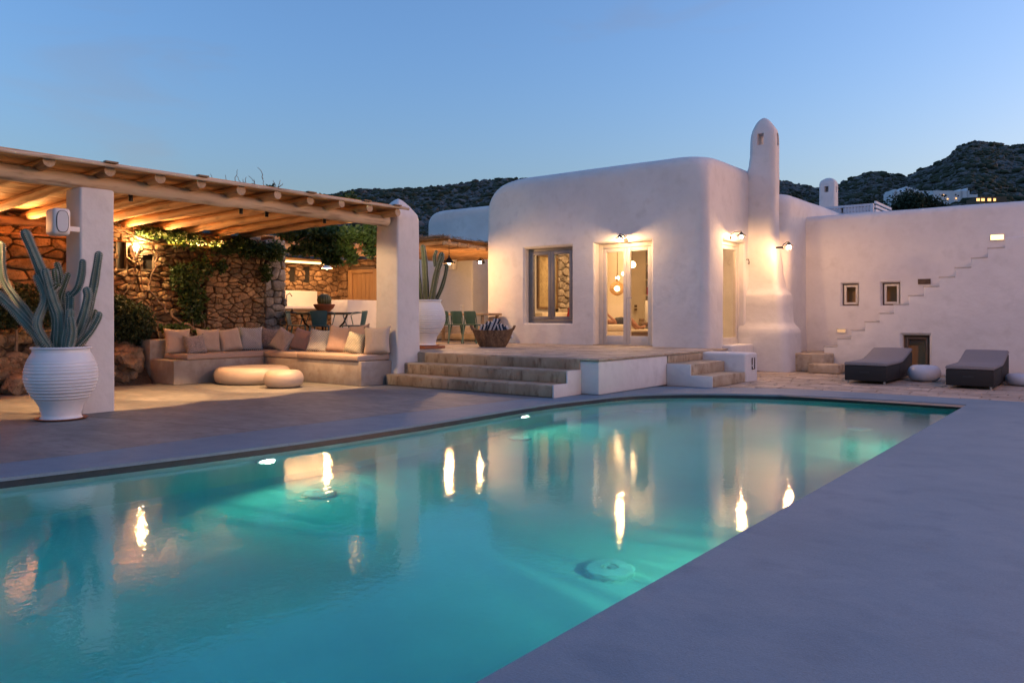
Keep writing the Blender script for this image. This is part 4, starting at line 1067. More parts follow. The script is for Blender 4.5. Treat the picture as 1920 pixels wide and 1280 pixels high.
# ================================================================== LEFT STONE WALL
LX = -8.2
lw = thing('stone_wall', (LX,-9,0), 'long dry-stone wall behind the cactus and bench, under the log pergola', 'wall')
MB().box(LX-.6, LX-.0, -16.5, -6.35, 0, 3.012).build('core', M['mortar'], lw)
holes = []
for (a, b, t, u) in ((216,233,453,505),(264,285,476,506)):
    p, q = onx(a, t, LX), onx(b, u, LX); holes.append((p.y, q.y, q.z, p.z))
cs1 = cells(-13.5, -9.0, 1.0, 2.98, .36, .20, .02, random.Random(41), holes)
cs2 = cells(-9.0, -6.4, .55, 2.98, .21, .10, .018, random.Random(42), holes, jit=1.0)
cs3 = cells(-13.5, -9.0, 0, 1.0, .3, .17, .02, random.Random(43))
mf = lambda u, v, d: (LX+d, u, v)
rubble(lw, [(cs1, .07, mf, 1.5, 0, 1), (cs2, .10, mf, 1.3, 0, 1), (cs3, .10, mf, .2, 0, 1)], [M['stone']], 300, 44)
for h in holes:
    MB().box(LX+.001, LX+.004, h[0], h[1], h[2], h[3]).build('opening', M['dark'], lw)  # near-black sheet painted in for the shade inside the opening
    frame_x(MB(), h[0]-.03, h[1]+.03, h[2]-.03, h[3]+.03, .035, LX, LX+.08).build('surround', M['mortar'], lw)
wl_ = onx(254, 470, LX+.12)
L = thing('wall_sconce', tuple(wl_), 'plaster uplight glowing on the stone wall between two small openings', 'lamp')
mb = MB(); rgs = []
for z, r in ((-.16,.02),(-.10,.055),(0,.085),(.10,.10)):
    rgs.append([(LX+.08+r*math.cos(a)*.9, wl_.y+r*math.sin(a), wl_.z+z) for a in [PI*k/10-PI/2 for k in range(11)]]+[(LX+.07, wl_.y, wl_.z+z)])
mb.loft(rgs).build('shade', M['white_smooth'], L, smooth=True)
spot('sconce_light', (LX+.2, wl_.y, wl_.z+.14), (LX+.02, wl_.y+.02, wl_.z-.1), 45, (1,.62,.27), 2.9, .6, .03)
point('sconce_glow', (LX+.32, wl_.y+.02, wl_.z+.18), 17, (1,.60,.26), .03)

# projecting wall end
QX = -8.0
qw = thing('stone_wall_end', (QX,-5.4,0), 'projecting end of the rubble wall beside the outdoor kitchen, ivy over its top', 'wall')
ya = onx(385, 500, QX).y; yb = onx(531, 500, QX).y; ym = onx(494, 500, QX).y
MB().box(QX-.6, QX, ya, yb, 0, 2.83).build('core', M['mortar'], qw)
mfq = lambda u, v, d: (QX+d, u, v)
cs = cells(ya, ym, .5, 2.86, .19, .115, .013, random.Random(51), jit=1.0)
csb = cells(ym, yb+.02, .5, 2.90, .22, .15, .012, random.Random(52), jit=.9)  # far stretch given greyer stone to imitate cool sky light on it
csc = cells(QX-.6, QX, .5, 2.85, .3, .17, .015, random.Random(53))
rubble(qw, [(cs, .07, mfq, 1.0, 0, 1), (csb, .09, mfq, 1.2, 1, 1), (csc, .06, lambda u, v, d: (u, yb+d, v), .2, 1, 1)], [M['stone'], M['stone_grey_and_skylit']], 300, 54)

# rubble bank below the wall, behind the pot
bk = thing('rubble_bank', (-7.3,-10,0), 'bank of loose field rocks at the foot of the wall behind the white pot', 'rocks')
rbk = random.Random(61)
def rock(parent, c, s, m, rnd, sub=2, name='rock'):
    bm = bmesh.new(); bmesh.ops.create_icosphere(bm, subdivisions=sub, radius=1.0)
    off = Vector((rnd.uniform(0,90), rnd.uniform(0,90), rnd.uniform(0,90)))
    rot = Matrix.Rotation(rnd.uniform(0,6.28), 3, 'Z') @ Matrix.Rotation(rnd.uniform(-.3,.3), 3, 'X')
    me = bpy.data.meshes.new(name)
    for v in bm.verts:
        d = v.co.copy(); f = 1+.36*noise.noise(d*1.1+off)+.20*noise.noise(d*2.6+off)+.10*noise.noise(d*5.5+off)
        d = Vector((math.copysign(abs(d.x)**.8, d.x), math.copysign(abs(d.y)**.8, d.y), math.copysign(abs(d.z)**.8, d.z)))*f
        v.co = rot @ Vector((d.x*s[0], d.y*s[1], d.z*s[2])) + Vector(c) - wl(parent)
    bm.to_mesh(me); bm.free(); me.polygons.foreach_set('use_smooth', [True]*len(me.polygons)); me.set_sharp_from_angle(angle=math.radians(32))
    me.materials.append(m); o = bpy.data.objects.new(name, me); COL.objects.link(o); o.parent = parent; return o
for k in range(210):
    y = rbk.uniform(-12.6, -8.05); t = rbk.random()
    front = lerp(-6.75, -7.15, min(1, max(0, (y+12)/4)))
    x = lerp(front-.15, -8.2, t); z = lerp(.1, 1.05, t**.8)*lerp(1, rbk.random(), .25)
    s = rbk.uniform(.07, .24)*lerp(1.15, .7, t)
    rock(bk, (x, y, z), (s*.9, s*1.35, s*.8), M['rock'], rbk, 2 if s < .16 else 3)
MB().add([(-6.95,-13,0),(-8.2,-13,.9),(-8.2,-7.9,.9),(-7.2,-7.9,0),(-8.2,-13,0),(-8.2,-7.9,0)], [(0,3,2,1),(0,1,4),(3,5,2)]).build('soil_core', M['soil'], bk)

# ================================================================== L-SHAPED MASONRY BENCH
bn = thing('masonry_bench', (-6,-6,0), 'L-shaped built-in cement bench with beige seat cushions and pillows', 'bench')
BX = -6.55; BY = -6.0
MB().box(-7.40, BX, -7.86, BY+.02, 0, .43).build('seat_block', M['bench'], bn, bevel=.018, wob=.01)
MB().box(-7.40, -3.72, BY, -5.10, 0, .428).build('seat_block', M['bench'], bn, bevel=.018, wob=.01)
MB().box(-7.87, -7.38, -7.87, -4.90, 0, .79).build('back_wall', M['bench'], bn, bevel=.02, wob=.012)
MB().box(-7.38, -4.2, -5.12, -4.905, 0, .74).build('back_wall', M['bench'], bn, bevel=.02, wob=.012)
so = onx(258, 669, -7.87); MB().box(-7.82, -7.74, -7.884, -7.868, .54, .60).build('wall_socket', M['plast'], bn, bevel=.004)
def cushion(x0,x1,y0,y1,z0,z1,parent,seed,nm='seat_cushion'):
    return MB().box(x0,x1,y0,y1,z0,z1).build(nm, M['cush'], parent, bevel=.028, segs=3, wob=.006, wsc=3)
cushion(-7.36, -6.53, -7.62, -6.02, .432, .535, bn, 1)
cushion(-7.36, -5.52, -6.01, -5.14, .432, .54, bn, 2)
cushion(-5.51, -3.78, -6.02, -5.14, .432, .54, bn, 3)

def pillow(name, loc, size, m, label, face, lean, roll, seed, grp='pillows along the masonry bench', th=.17):
    """face: heading of the pillow's front (radians about z, 0 = facing -Y)"""
    rnd = random.Random(seed); N = 14; mb = MB(); W = size
    off = Vector((rnd.uniform(0,50), rnd.uniform(0,50), 0))
    for sgn in (-1, 1):
        g = []
        for j in range(N+1):
            for i in range(N+1):
                u = -1+2*i/N; v = -1+2*j/N
                pin = 1-.13*(1-u*u)*abs(v)**3 ; pin2 = 1-.13*(1-v*v)*abs(u)**3
                t = ((1-u**4)*(1-v**4))**.5
                wr = noise.noise(Vector((u*1.8, v*1.8, sgn))+off)*.018 + noise.noise(Vector((u*4.5, v*3.5, sgn*3))+off)*.010
                yy = sgn*(t*th/2 + wr*t)
                sag = -.02*(1-v)*(1-u*u)*W
                g.append((u*W/2*pin2, yy, v*W/2*pin + sag))
        mb.add(g, [((j*(N+1)+i), (j*(N+1)+i+1), ((j+1)*(N+1)+i+1), ((j+1)*(N+1)+i)) for j in range(N) for i in range(N)])
    o = mb.build(name, m, smooth=True, ang=180)
    bm = bmesh.new(); bm.from_mesh(o.data); bmesh.ops.remove_doubles(bm, verts=bm.verts, dist=.0015); bmesh.ops.recalc_face_normals(bm, faces=bm.faces); bm.to_mesh(o.data); bm.free()
    for p in o.data.polygons: p.use_smooth = True
    o.location = loc
    o.rotation_euler = (Matrix.Rotation(face, 3, 'Z') @ Matrix.Rotation(-lean, 3, 'X') @ Matrix.Rotation(roll, 3, 'Y')).to_euler()
    return tag(o, label, 'pillow', grp)
FX = PI/2   # facing +X
def plx(px, x, z, **k): return Vector((x, onx(px, 640, x).y, z))
def ply(px, y, z): return Vector((ony(px, 640, y).x, y, z))
pillow('pillow', plx(333,-7.15,.76), .50, M['cushl'], 'large plain sand pillow leaning at the left end of the bench', FX-.15, .28, .04, 1)
pillow('pillow', plx(366,-6.86,.70), .39, M['zig'], 'zigzag woven grey pillow in front of two plain ones at the left end', FX-.2, .38, -.10, 2)
pillow('pillow', plx(391,-7.13,.76), .48, M['cushl'], 'plain sand pillow half hidden behind the zigzag one', FX-.1, .30, .05, 3)
pillow('pillow', plx(430,-7.08,.76), .48, M['cushl'], 'puffy wrinkled sand pillow between the zigzag and the blue lattice ones', FX-.2, .30, -.12, 4, th=.24)
pillow('pillow', plx(470,-7.10,.77), .50, M['lat_blue'], 'blue and white lattice pillow near the corner of the bench', FX-.3, .22, .02, 5)
pillow('pillow', ply(506,-5.42,.76), .46, M['zig'], 'striped mauve pillow tucked in the corner of the bench', .75, .25, .08, 6)
pillow('pillow', ply(531,-5.62,.74), .46, M['lat_grey'], 'grey lattice pillow tilted on its corner just right of the bench corner', .45, .35, .45, 7)
pillow('pillow', ply(567,-5.42,.75), .46, M['mauve'], 'plain mauve pillow leaning between the two lattice prints', .4, .32, .22, 8)
pillow('pillow', ply(599,-5.48,.75), .47, M['lat_blue'], 'blue lattice pillow in the middle of the long side', .55, .28, .10, 9)
pillow('pillow', ply(637,-5.38,.79), .52, M['mauve'], 'tall mauve pillow right of the middle blue lattice one', .4, .26, .10, 10)
pillow('pillow', ply(674,-5.25,.84), .46, M['mauve'], 'mauve pillow standing behind the sage patterned one', .2, .2, -.12, 11)
pillow('pillow', ply(667,-5.60,.73), .42, M['zig2'], 'small sage patterned pillow in front of the last two plain ones', .35, .30, .18, 12)
pillow('pillow', ply(707,-5.50,.79), .52, M['cushl'], 'big bright sand pillow at the right end of the bench', .45, .22, -.06, 13)

# low round tables
def puck(name, c, r, h, m, label, cat='table', grp=None, squ=.9):
    prof = []; 
    for k in range(17):
        t = -PI/2+PI*k/16; prof.append((r-h/2*squ+h/2*squ*math.cos(t)**.8 if math.cos(t) > 0 else r-h/2*squ, h/2+h/2*math.sin(t)))
    prof = [(.02, 0.0)]+prof+[(.02, h)]
    o = MB().lathe(prof, 48).build(name, m, smooth=True, ang=60); o.location = c
    return tag(o, label, cat, grp)
q_ = gz(474, 717); puck('low_table', (q_.x, q_.y, .0), .68, .30, M['pebble'], 'wide low round resin table, partly behind the smaller one', grp='low round tables in front of the bench')
p_ = gz(532, 726); puck('low_table', (p_.x, p_.y, .0), .335, .30, M['pebble'], 'small plump round resin table in front of the wide one', grp='low round tables in front of the bench', squ=1.0)

# ================================================================== POTS AND CACTI
def make_pot(loc, label, k=1.0, saucer=True):
    t = thing('ribbed_pot', loc, label, 'pot', 'ribbed white pots')
    prof = []
    base = [(.02,.0),(.215,.0),(.235,.012),(.215,.03),(.212,.06),(.235,.16),(.27,.22)]
    H_ = .86; N = 84
    for r, z in base: prof.append((r, z))
    def body(z):
        f = (z-.22)/(.80-.22)
        return .27 + (.405-.27)*math.sin(min(1, f*1.02+.0)*PI*.62)**.75/1.0 if f < .8 else .27
    key = [(.22,.27),(.28,.315),(.35,.355),(.43,.385),(.50,.397),(.57,.395),(.64,.382),(.70,.362),(.76,.332),(.80,.308),(.83,.305),(.86,.322)]
    def rr_(z):
        for a, b in zip(key, key[1:]):
            if a[0] <= z <= b[0]:
                return lerp(a[1], b[1], (z-a[0])/(b[0]-a[0]))
        return key[-1][1]
    for i in range(N+1):
        z = lerp(.22, .83, i/N); r = rr_(z)
        if .23 < z < .72:
            ph = ((z-.23)/.0385) % 1.0; r += .010*(ph**1.6)-.004
        prof.append((r, z))
    prof += [(.322,.84),(.330,.852),(.322,.865),(.29,.865),(.285,.84),(.285,.80)]
    MB().lathe([(r*k, z*k) for r, z in prof], 64, caps=False).build('body', M['pot'], t, smooth=True, local=True, ang=50)
    MB().lathe([(.01,.80*k),(.29*k,.80*k)], 32, caps=False).build('soil', M['soil'], t, local=True)
    if saucer:
        MB().lathe([(.02,-.0),(.26*k,-.0),(.29*k,.018),(.27*k,.018),(.02,.008)], 32, caps=False).build('saucer', M['terra'], t, smooth=True, local=True)
    return t
P1 = at(115, HOR+FPX*CZ/9.42, 9.42)
pot1 = make_pot((P1.x, P1.y, .004), 'large ribbed white pot at the foot of the left column, holding the big cactus')
P2 = at(796, HOR+FPX*(CZ-TZ)/16.0, 16.0)
pot2 = make_pot((P2.x, P2.y, TZ+.05), 'large ribbed white pot on the terrace, half hidden by the pointed column', 1.08)
MB().box(-.3,.3,-.3,.3,-.05,.002).build('plinth', M['terra'], pot2, local=True, bevel=.01)

def arm(parent, pts, r0, m, ribs=6, rnd=R, taper=.82, tip=True):
    P = [Vector(p) for p in pts]; D = []
    # smooth through the given points
    for i in range(len(P)-1):
        p0 = P[max(i-1,0)]; p1 = P[i]; p2 = P[i+1]; p3 = P[min(i+2,len(P)-1)]
        for k in range(6):
            t = k/6; D.append(.5*((2*p1)+(-p0+p2)*t+(2*p0-5*p1+4*p2-p3)*t*t+(-p0+3*p1-3*p2+p3)*t**3))
    D.append(P[-1]); n = len(D)
    ns = ribs*4; rings = []; up = Vector((.3,.2,1)).normalized(); ph = rnd.uniform(0,1)
    L = [0]
    for i in range(1, n): L.append(L[-1]+(D[i]-D[i-1]).length)
    T = L[-1]; sp_pts = []
    centers = []
    for i in range(n):
        f = L[i]/T; t = (D[min(i+1,n-1)]-D[max(i-1,0)]).normalized()
        centers.append((D[i], t, f))
    # rounded tip
    tipr = r0*taper
    end, te, _ = centers[-1]
    extra = [(end+te*tipr*1.1*s_, te, 1.0) for s_ in (.35,.65,.88,1.0)]
    rad = []
    for (c, t, f) in centers:
        dist = f*T
        b = min(1.0, .72+.28*min(1, dist/.12))
        rad.append(r0*lerp(1.0, taper, f)*b*(1+.05*math.sin(f*T*14+ph*6)))
    rad += [tipr*.93, tipr*.74, tipr*.42, tipr*.08]
    centers += extra
    up_ = Vector((.31,.17,.93))
    for (c, t, f), rr2 in zip(centers, rad):
        u = t.cross(up_).normalized() if abs(t.dot(up_)) < .98 else t.cross(Vector((1,0,0))).normalized(); v = u.cross(t).normalized(); up_ = v
        ring = []
        for k in range(ns):
            a = 2*PI*k/ns + ph
            s_ = (k % 4)
            rr3 = rr2*(1.0 if s_ == 0 else (.55 if s_ == 2 else .76))
            ring.append(c+(u*math.cos(a)+v*math.sin(a))*rr3)
        rings.append(ring)
    body = MB().loft(rings).build('arm', m, parent, smooth=True, ang=180)
    # spines along each rib
    smb = MB()
    for k in range(0, ns, 4):
        i = 0.0; d = .0
        for a in range(len(rings)-3):
            p, q = Vector(rings[a][k]), Vector(rings[a+1][k]); seg = (q-p).length
            if seg < 1e-5: continue
            while d < seg:
                s0 = p.lerp(q, d/seg); c = centers[a][0].lerp(centers[min(a+1,len(centers)-1)][0], d/seg)
                o_ = (s0-c).normalized(); tt = centers[a][1]; sd = o_.cross(tt)
                for w_ in (-1, 0, 1):
                    dirv = (o_+sd*w_*.8+tt*rnd.uniform(-.4,.4)).normalized()*.016
                    e_ = .0062
                    smb.add([s0-tt*e_-o_*.003, s0+tt*e_-o_*.003, s0+sd*e_-o_*.003, s0+dirv], [(0,1,3),(1,2,3),(2,0,3)])
                d += .024
            d -= seg
    so_ = smb.build('spines', M['spine'], body); so_['kind'] = 'stuff'
    return body
ct = thing('cactus', (P1.x,P1.y,.8), 'large many-armed blue-green column cactus in the white pot by the left column', 'cactus', 'potted column cacti')
D0 = 9.42
A1 = [([(86,655,0),(60,618,-.05),(20,575,-.1),(-18,540,-.15),(-50,500,-.15)],.050),
      ([(100,655,.0),(108,600,-.05),(92,545,-.05),(70,490,-.1),(48,438,-.12)],.058),
      ([(74,655,.12),(58,600,.15),(25,556,.15),(5,520,.15),(2,460,.15)],.048),
      ([(108,655,-.08),(112,600,-.1),(100,560,-.12),(86,510,-.12)],.048),
      ([(100,560,-.1),(98,545,-.1),(108,535,-.12)],.035),
      ([(112,600,.05),(112,560,0),(122,530,-.02),(127,516,-.02)],.036),
      ([(112,570,.0),(106,540,0),(102,508,0)],.036),
      ([(118,655,.1),(122,600,.12),(113,520,.14),(107,496,.14)],.036),
      ([(124,655,-.1),(130,610,-.12),(132,585,-.12)],.046),
      ([(130,600,.0),(132,560,.02),(130,552,.02)],.044),
      ([(132,555,.02),(146,540,0),(153,515,0),(155,492,0)],.042),
      ([(128,655,0),(150,610,-.05),(164,560,-.05),(163,545,-.05)],.050),
      ([(136,655,.05),(160,600,.05),(175,540,.03),(185,478,0)],.048),
      ([(140,655,-.05),(166,625,-.05),(182,600,-.05),(186,590,-.05)],.040),
      ([(150,655,.1),(170,620,.1),(178,585,.1)],.036),
      ([(92,655,-.15),(70,610,-.2),(84,560,-.1),(70,520,-.1)],.042),
      ([(132,655,-.16),(136,625,-.16),(134,600,-.16)],.044)]
for pts, r in A1:
    f = 0
    arm(ct, [at(px, py, D0+dz*1.0) if py < 650 else at(lerp(115,px,.85), 655, D0+dz) for px, py, dz in pts], r*1.12, M['cactus'] if r > .037 else M['cactus2'], 6, R)
ct2 = thing('cactus', (P2.x,P2.y,1.4), 'column cactus in the pot behind the pointed column, three visible arms', 'cactus', 'potted column cacti')
D2 = 16.0
A2 = [([(800,572,0),(798,530,0),(796,490,0),(793,464,0)],.066),([(808,572,-.05),(815,530,-.05),(822,500,-.05),(828,478,-.05)],.068),
      ([(816,500,-.05),(815,482,-.05),(818,472,-.05)],.04),([(812,572,.05),(826,545,.05),(834,520,.05),(838,498,.05)],.05),([(790,572,.1),(784,520,.1),(782,490,.1)],.06),
      ([(822,505,-.1),(826,492,-.1),(829,484,-.1)],.05)]
for pts, r in A2: arm(ct2, [at(px, py, D2+dz) for px, py, dz in pts], r, M['cactus2'], 6, R)

# ================================================================== OUTDOOR KITCHEN
KX = -10.5; KY = -.9
kt = thing('kitchen_wall', (KX,-2,TZ), 'rubble wall of the outdoor kitchen with two slot openings and a plank door', 'wall')
MB().box(KX-.5, KX, -4.4, KY, TZ-.1, 2.75).build('core', M['mortar'], kt)
MB().box(KX, -8.85, KY+.0, KY+.4, TZ-.1, 2.75).build('core', M['mortar'], kt)
kh = []
for (a, b, t, u) in ((541,552,500,529),(569,579,501,530)):
    p, q = onx(a, t, KX), onx(b, u, KX); kh.append((p.y, q.y, q.z, p.z))
    MB().box(KX+.001, KX+.01, p.y, q.y, q.z, p.z).build('slot_shade_panel', M['dark'], kt)  # flat near-black panel stands in for shade within the slot
k1 = cells(-4.2, KY, TZ, 2.75, .22, .12, .016, random.Random(71), kh, jit=.9)
dl, drr = ony(657, 508, KY), ony(698, 560, KY)
k2 = cells(KX, -8.86, TZ, 2.75, .26, .15, .016, random.Random(72), [(dl.x-.02, -8.8, TZ-.2, dl.z+.12)])
rubble(kt, [(k1, .06, lambda u, v, d: (KX+d, u, v), 1, 0, 1), (k2, .06, lambda u, v, d: (u, KY-d, v), 1, 0, 1)], [M['stone']], 260, 73)
kd = MB().box(dl.x, dl.x+.16, KY-.09, KY+.02, TZ, dl.z+.02).box(-8.98, -8.84, KY-.09, KY+.02, TZ, dl.z+.02).box(dl.x+.16, -8.98, KY-.09, KY+.02, dl.z-.08, dl.z+.02).build('door', M['door'], kt, bevel=.01)
W_ = (-8.98-(dl.x+.16))/5
for k in range(5): MB().box(dl.x+.16+k*W_+.004, dl.x+.16+(k+1)*W_-.004, KY-.05, KY-.01, TZ, dl.z-.085).build('plank', M['door'], kd)
MB().box(dl.x+.14, -8.96, KY-.07, KY-.0, dl.z+.03, dl.z+.07).build('lintel', M['brown'], kd)
# counter, splashback and bar
kc = thing('kitchen_counter', (-10,-2.5,TZ), 'white kitchen counter on a rubble base with a white splashback', 'counter')
za = onx(560, 569, -10.4).z; zb = onx(560, 545, -10.4).z
MB().box(KX+.07, KX+.13, -3.6, -1.72, 1.45, zb).build('splashback', M['white_smooth'], kc, bevel=.02)
MB().box(KX+.07, -9.75, -4.2, -1.5, 1.40, 1.47).build('worktop', M['white_smooth'], kc, bevel=.012)
MB().box(KX+.07, -9.86, -4.15, -1.5, TZ, 1.39).build('core', M['mortar'], kc)
cs = cells(-4.15, -1.5, TZ, 1.39, .24, .13, .015, random.Random(75))
rubble(kc, [(cs, .07, lambda u, v, d: (-9.86+d, u, v), 1, 0, 1)], [M['stone']], 200, 76)
tp = onx(533, 558, -10.2); MB().tube([(tp.x+.1, tp.y, 1.47),(tp.x+.1, tp.y, 1.75),(tp.x+.2, tp.y+.02, 1.80),(tp.x+.28,tp.y+.03,1.72)], .012, 6).build('tap', M['iron'], kc, smooth=True)
MB().box(-9.84, -9.7, -3.0, -2.2, 1.30, 1.395).build('drawer', M['brown'], kc)
br = at(652, 562, 18.8)
bar = thing('bar_block', (br.x,br.y,TZ), 'plain plastered bar block behind the round table, right of the potted ball cactus', 'counter')
MB().box(br.x-.62, br.x, br.y, br.y+1.6, TZ, br.z).build('body', M['white'], bar, bevel=.015, wob=.008)
# roof of the kitchen
kr = thing('kitchen_roof', (-9.6,-2.5,2.9), 'log and board roof over the outdoor kitchen', 'pergola')
RX = -8.9
log('front_beam', (RX,-5.0,2.86), (RX,-.6,2.86), .10, M['wood'], kr, rl, 12, 16)
for k in range(9): log('roof_log', (RX+.25,-4.7+k*.48,2.99), (KX-.3,-4.7+k*.48,2.86), .065, M['woodx'], kr, rl, 9, 8)
for k in range(12): MB().obox((RX+.1-k*.17,-2.8,3.06-.0135*k),(.16,4.4,.025)).build('roof_board', M['board'], kr)
log('wall_plate', (KX+.12,-4.6,2.70), (KX+.12,-.92,2.70), .05, M['wood'], kr, rl, 9, 10)
ls = thing('light_strip', (KX+.3,-2.6,2.6), 'glowing warm light strip under the kitchen roof logs', 'lamp')
s0, s1 = onx(528, 485, KX+.25), onx(613, 494, KX+.25)
M['strip'] = emis('light_strip_glow', (1.0,.56,.20), 2.4)
MB().box(KX+.22, KX+.26, s0.y-.3, s1.y, s1.z-.035, s1.z+.02).build('tube', M['strip'], ls)
MB().box(KX+.20, KX+.215, s0.y-.3, s1.y, s1.z-.05, s1.z+.03).build('backplate', M['iron'], ls)
area('strip_light', (KX+.32, -2.9, s1.z-.04), (0, math.radians(-20), 0), .05, 2.6, 12, WARM)
def pendant(loc, r, label, m, pw):
    t = thing('pendant_lamp', loc, label, 'lamp')
    MB().lathe([(r*.12,.20),(r*.16,.14),(r*.35,.11),(r*.5,.06),(r*.95,.01),(r,0),(r*.93,.005),(r*.48,.05),(r*.1,.1)], 24, loc, caps=False).build('shade', m, t, smooth=True)
    MB().sphere((loc[0],loc[1],loc[2]+.01), r*.28).build('bulb', M['bulb_in'], t, smooth=True)
    MB().tube([(loc[0],loc[1],loc[2]+.19),(loc[0],loc[1],2.95)], .008, 5).build('cord', M['iron'], t)
    point('pendant_glow', (loc[0],loc[1],loc[2]-.08), pw, WARM, .05)
kp = at(613, 503, 18.6); pendant(tuple(kp), .13, 'flat white enamel pendant lamp over the kitchen counter', M['white_smooth'], 22)
pp = at(842, 494, 19.0); pendant(tuple(pp), .17, 'black cone pendant lamp hanging over the wooden table in the passage', M['iron'], 75)
area('kitchen_light', (-9.5,-2.3,2.78), (0,0,0), .8, 2.0, 9, WARM)

# round iron table, bowl, ball cactus
TC = at(608, 587, 17.3)
rt = thing('round_table', (TC.x,TC.y,TZ), 'round dark iron table behind the pillows', 'table')
MB().lathe([(.01,.68),(.55,.68),(.60,.70),(.60,.725),(.55,.735),(.01,.735)], 40).build('tabletop', M['iron'], rt, smooth=True, local=True)
for k in range(4):
    a = PI/4+k*PI/2; c, s = math.cos(a), math.sin(a)
    MB().tube([(c*.5,s*.5,.69),(c*.42,s*.42,.5),(c*.22,s*.22,.3),(c*.25,s*.25,.1),(c*.38,s*.38,.01)], .022, 6).build('leg', M['iron'], rt, smooth=True, local=True)
bo = thing('terracotta_bowl', (TC.x,TC.y,TZ+.737), 'shallow terracotta bowl on the round iron table', 'bowl')
MB().lathe([(.02,.0),(.10,.0),(.11,.015),(.20,.09),(.235,.165),(.225,.175),(.19,.15),(.02,.14)], 32, caps=False).build('body', M['terra'], bo, smooth=True, local=True)
bc = thing('ball_cactus', (TC.x,TC.y,TZ+.90), 'round ball cactus planted in the terracotta bowl', 'cactus')
mb = MB(); rgs = []
for j in range(13):
    t = -PI/2+PI*(j+.3)/12.6; rgs.append([((.145*math.cos(t)*(1+.09*math.cos(16*2*PI*k/64)))*math.cos(2*PI*k/64), (.145*math.cos(t)*(1+.09*math.cos(16*2*PI*k/64)))*math.sin(2*PI*k/64), .105+.14*math.sin(t)) for k in range(64)])
mb.loft(rgs).build('body', M['cactus2'], bc, smooth=True, local=True, ang=180)

def make_chair(loc, rz, m, label, grp, arms=True):
    t = thing('metal_chair', loc, label, 'chair', grp, rz)
    MB().box(-.20,.20,-.20,.20,.43,.455).build('seat', m, t, bevel=.02, local=True)
    bk_ = MB(); rows_ = []
    for z, wd, y in ((.46,.15,.19),(.58,.155,.215),(.70,.175,.235),(.75,.18,.24)):
        rows_.append([(-wd+wd*2*i/8, y+.03*(1-((i-4)/4)**2), z) for i in range(9)])
    vs = [p for r_ in rows_ for p in r_]; f = [(j*9+i, j*9+i+1, (j+1)*9+i+1, (j+1)*9+i) for j in range(3) for i in range(8)]
    nV = len(vs); vs += [(x,y+.008,z) for x,y,z in vs]; f += [tuple(nV+q for q in fc[::-1]) for fc in f]
    bk_.add(vs, f).build('backrest', m, t, smooth=True, local=True)
    for s_ in (-1, 1):
        MB().tube([(s_*.19,-.19,.44),(s_*.235,-.25,0)], [.018,.014], 6).build('leg', m, t, smooth=True, local=True)
        MB().tube([(s_*.19,.19,.44),(s_*.235,.27,0)], [.018,.014], 6).build('leg', m, t, smooth=True, local=True)
        if arms: MB().tube([(s_*.19,.22,.73),(s_*.24,.16,.735),(s_*.255,.0,.72),(s_*.25,-.12,.70),(s_*.235,-.16,.66),(s_*.20,-.10,.46)], .012, 6).build('armrest', m, t, smooth=True, local=True)
        else: MB().tube([(s_*.19,.20,.46),(s_*.17,.235,.74)], .012, 6).build('back_frame', m, t, smooth=True, local=True)
    MB().tube([(-.17,.245,.755),(0,.275,.76),(.17,.245,.755)], .012, 6).build('top_rail', m, t, smooth=True, local=True)
    return t
ca = at(603, 600, 16.5); make_chair((ca.x, ca.y, TZ), YAW+PI, M['teal'], 'teal metal armchair with its back to the pillows, in front of the round table', 'metal chairs round the iron table')
cb = at(560, 600, 17.4); make_chair((cb.x, cb.y, TZ), YAW+PI*.5, M['teal'], 'teal metal armchair seen side-on at the left of the round table', 'metal chairs round the iron table')
cc = at(664, 600, 17.2); make_chair((cc.x, cc.y, TZ), YAW+PI*1.45, M['teal'], 'teal metal armchair seen side-on at the right of the round table', 'metal chairs round the iron table')
# wooden table with green chairs in the passage
wt_ = at(872, 592, 19.6)
tb = thing('wooden_table', (wt_.x,wt_.y,TZ), 'long pale wooden table in the passage, behind the basket of towels', 'table')
MB().box(-1.1, .9, -.35, .35, .66, .72).build('tabletop', M['table'], tb, bevel=.008, local=True)
for a in (-1.0, .8):
    for b in (-.28, .28): MB().box(a-.03, a+.03, b-.03, b+.03, 0, .66).build('leg', M['table'], tb, local=True)
lab = ['green metal chair at the near side of the wooden table, next to the white pot','green metal chair at the near side of the wooden table, second from the white pot','green metal chair at the wooden table, partly behind the basket of towels']
for k, px in enumerate((842, 868, 893)):
    g = at(px, 640, 18.7); make_chair((g.x, g.y, TZ), PI, M['green'], lab[k], 'green chairs at the wooden table', False)

# reed pergola over the passage
rp = thing('reed_pergola', (-7.4,0,2.8), 'pole pergola thatched with reeds over the passage beside the house', 'pergola')
for k in range(9):
    y = -1.3+k*.35
    log('pole', (-9.0, y, 2.98-.02*k+rl.uniform(-.01,.01)), (-5.95, y, 2.98-.02*k), .055, M['woodx'], rp, rl, 9, 10, 1, .03)
for xx in (-8.8,-7.4): log('beam', (xx,-1.5,3.08), (xx,1.5,2.92), .05, M['wood'], rp, rl, 8, 6)
MB().box(-9.0,-5.93,-1.45,1.5,3.06,3.075).build('mat_backing', M['reed'], rp)
rm = MB(); rv = random.Random(5)
for k in range(1500):
    x = rv.uniform(-9.0,-5.95); y = rv.uniform(-1.5, 1.3) if k > 700 else rv.uniform(-1.56,-1.3)
    a = rv.gauss(0,.5); l_ = rv.uniform(.08,.3); z = 3.08+rv.uniform(0,.05)
    rm.obox((x,y,z), (.006,l_,.006), Matrix.Rotation(a,3,'Z') @ Matrix.Rotation(rv.gauss(0,.3),3,'X'))
o = rm.build('reed_thatch', M['reed'], rp); o['kind'] = 'stuff'
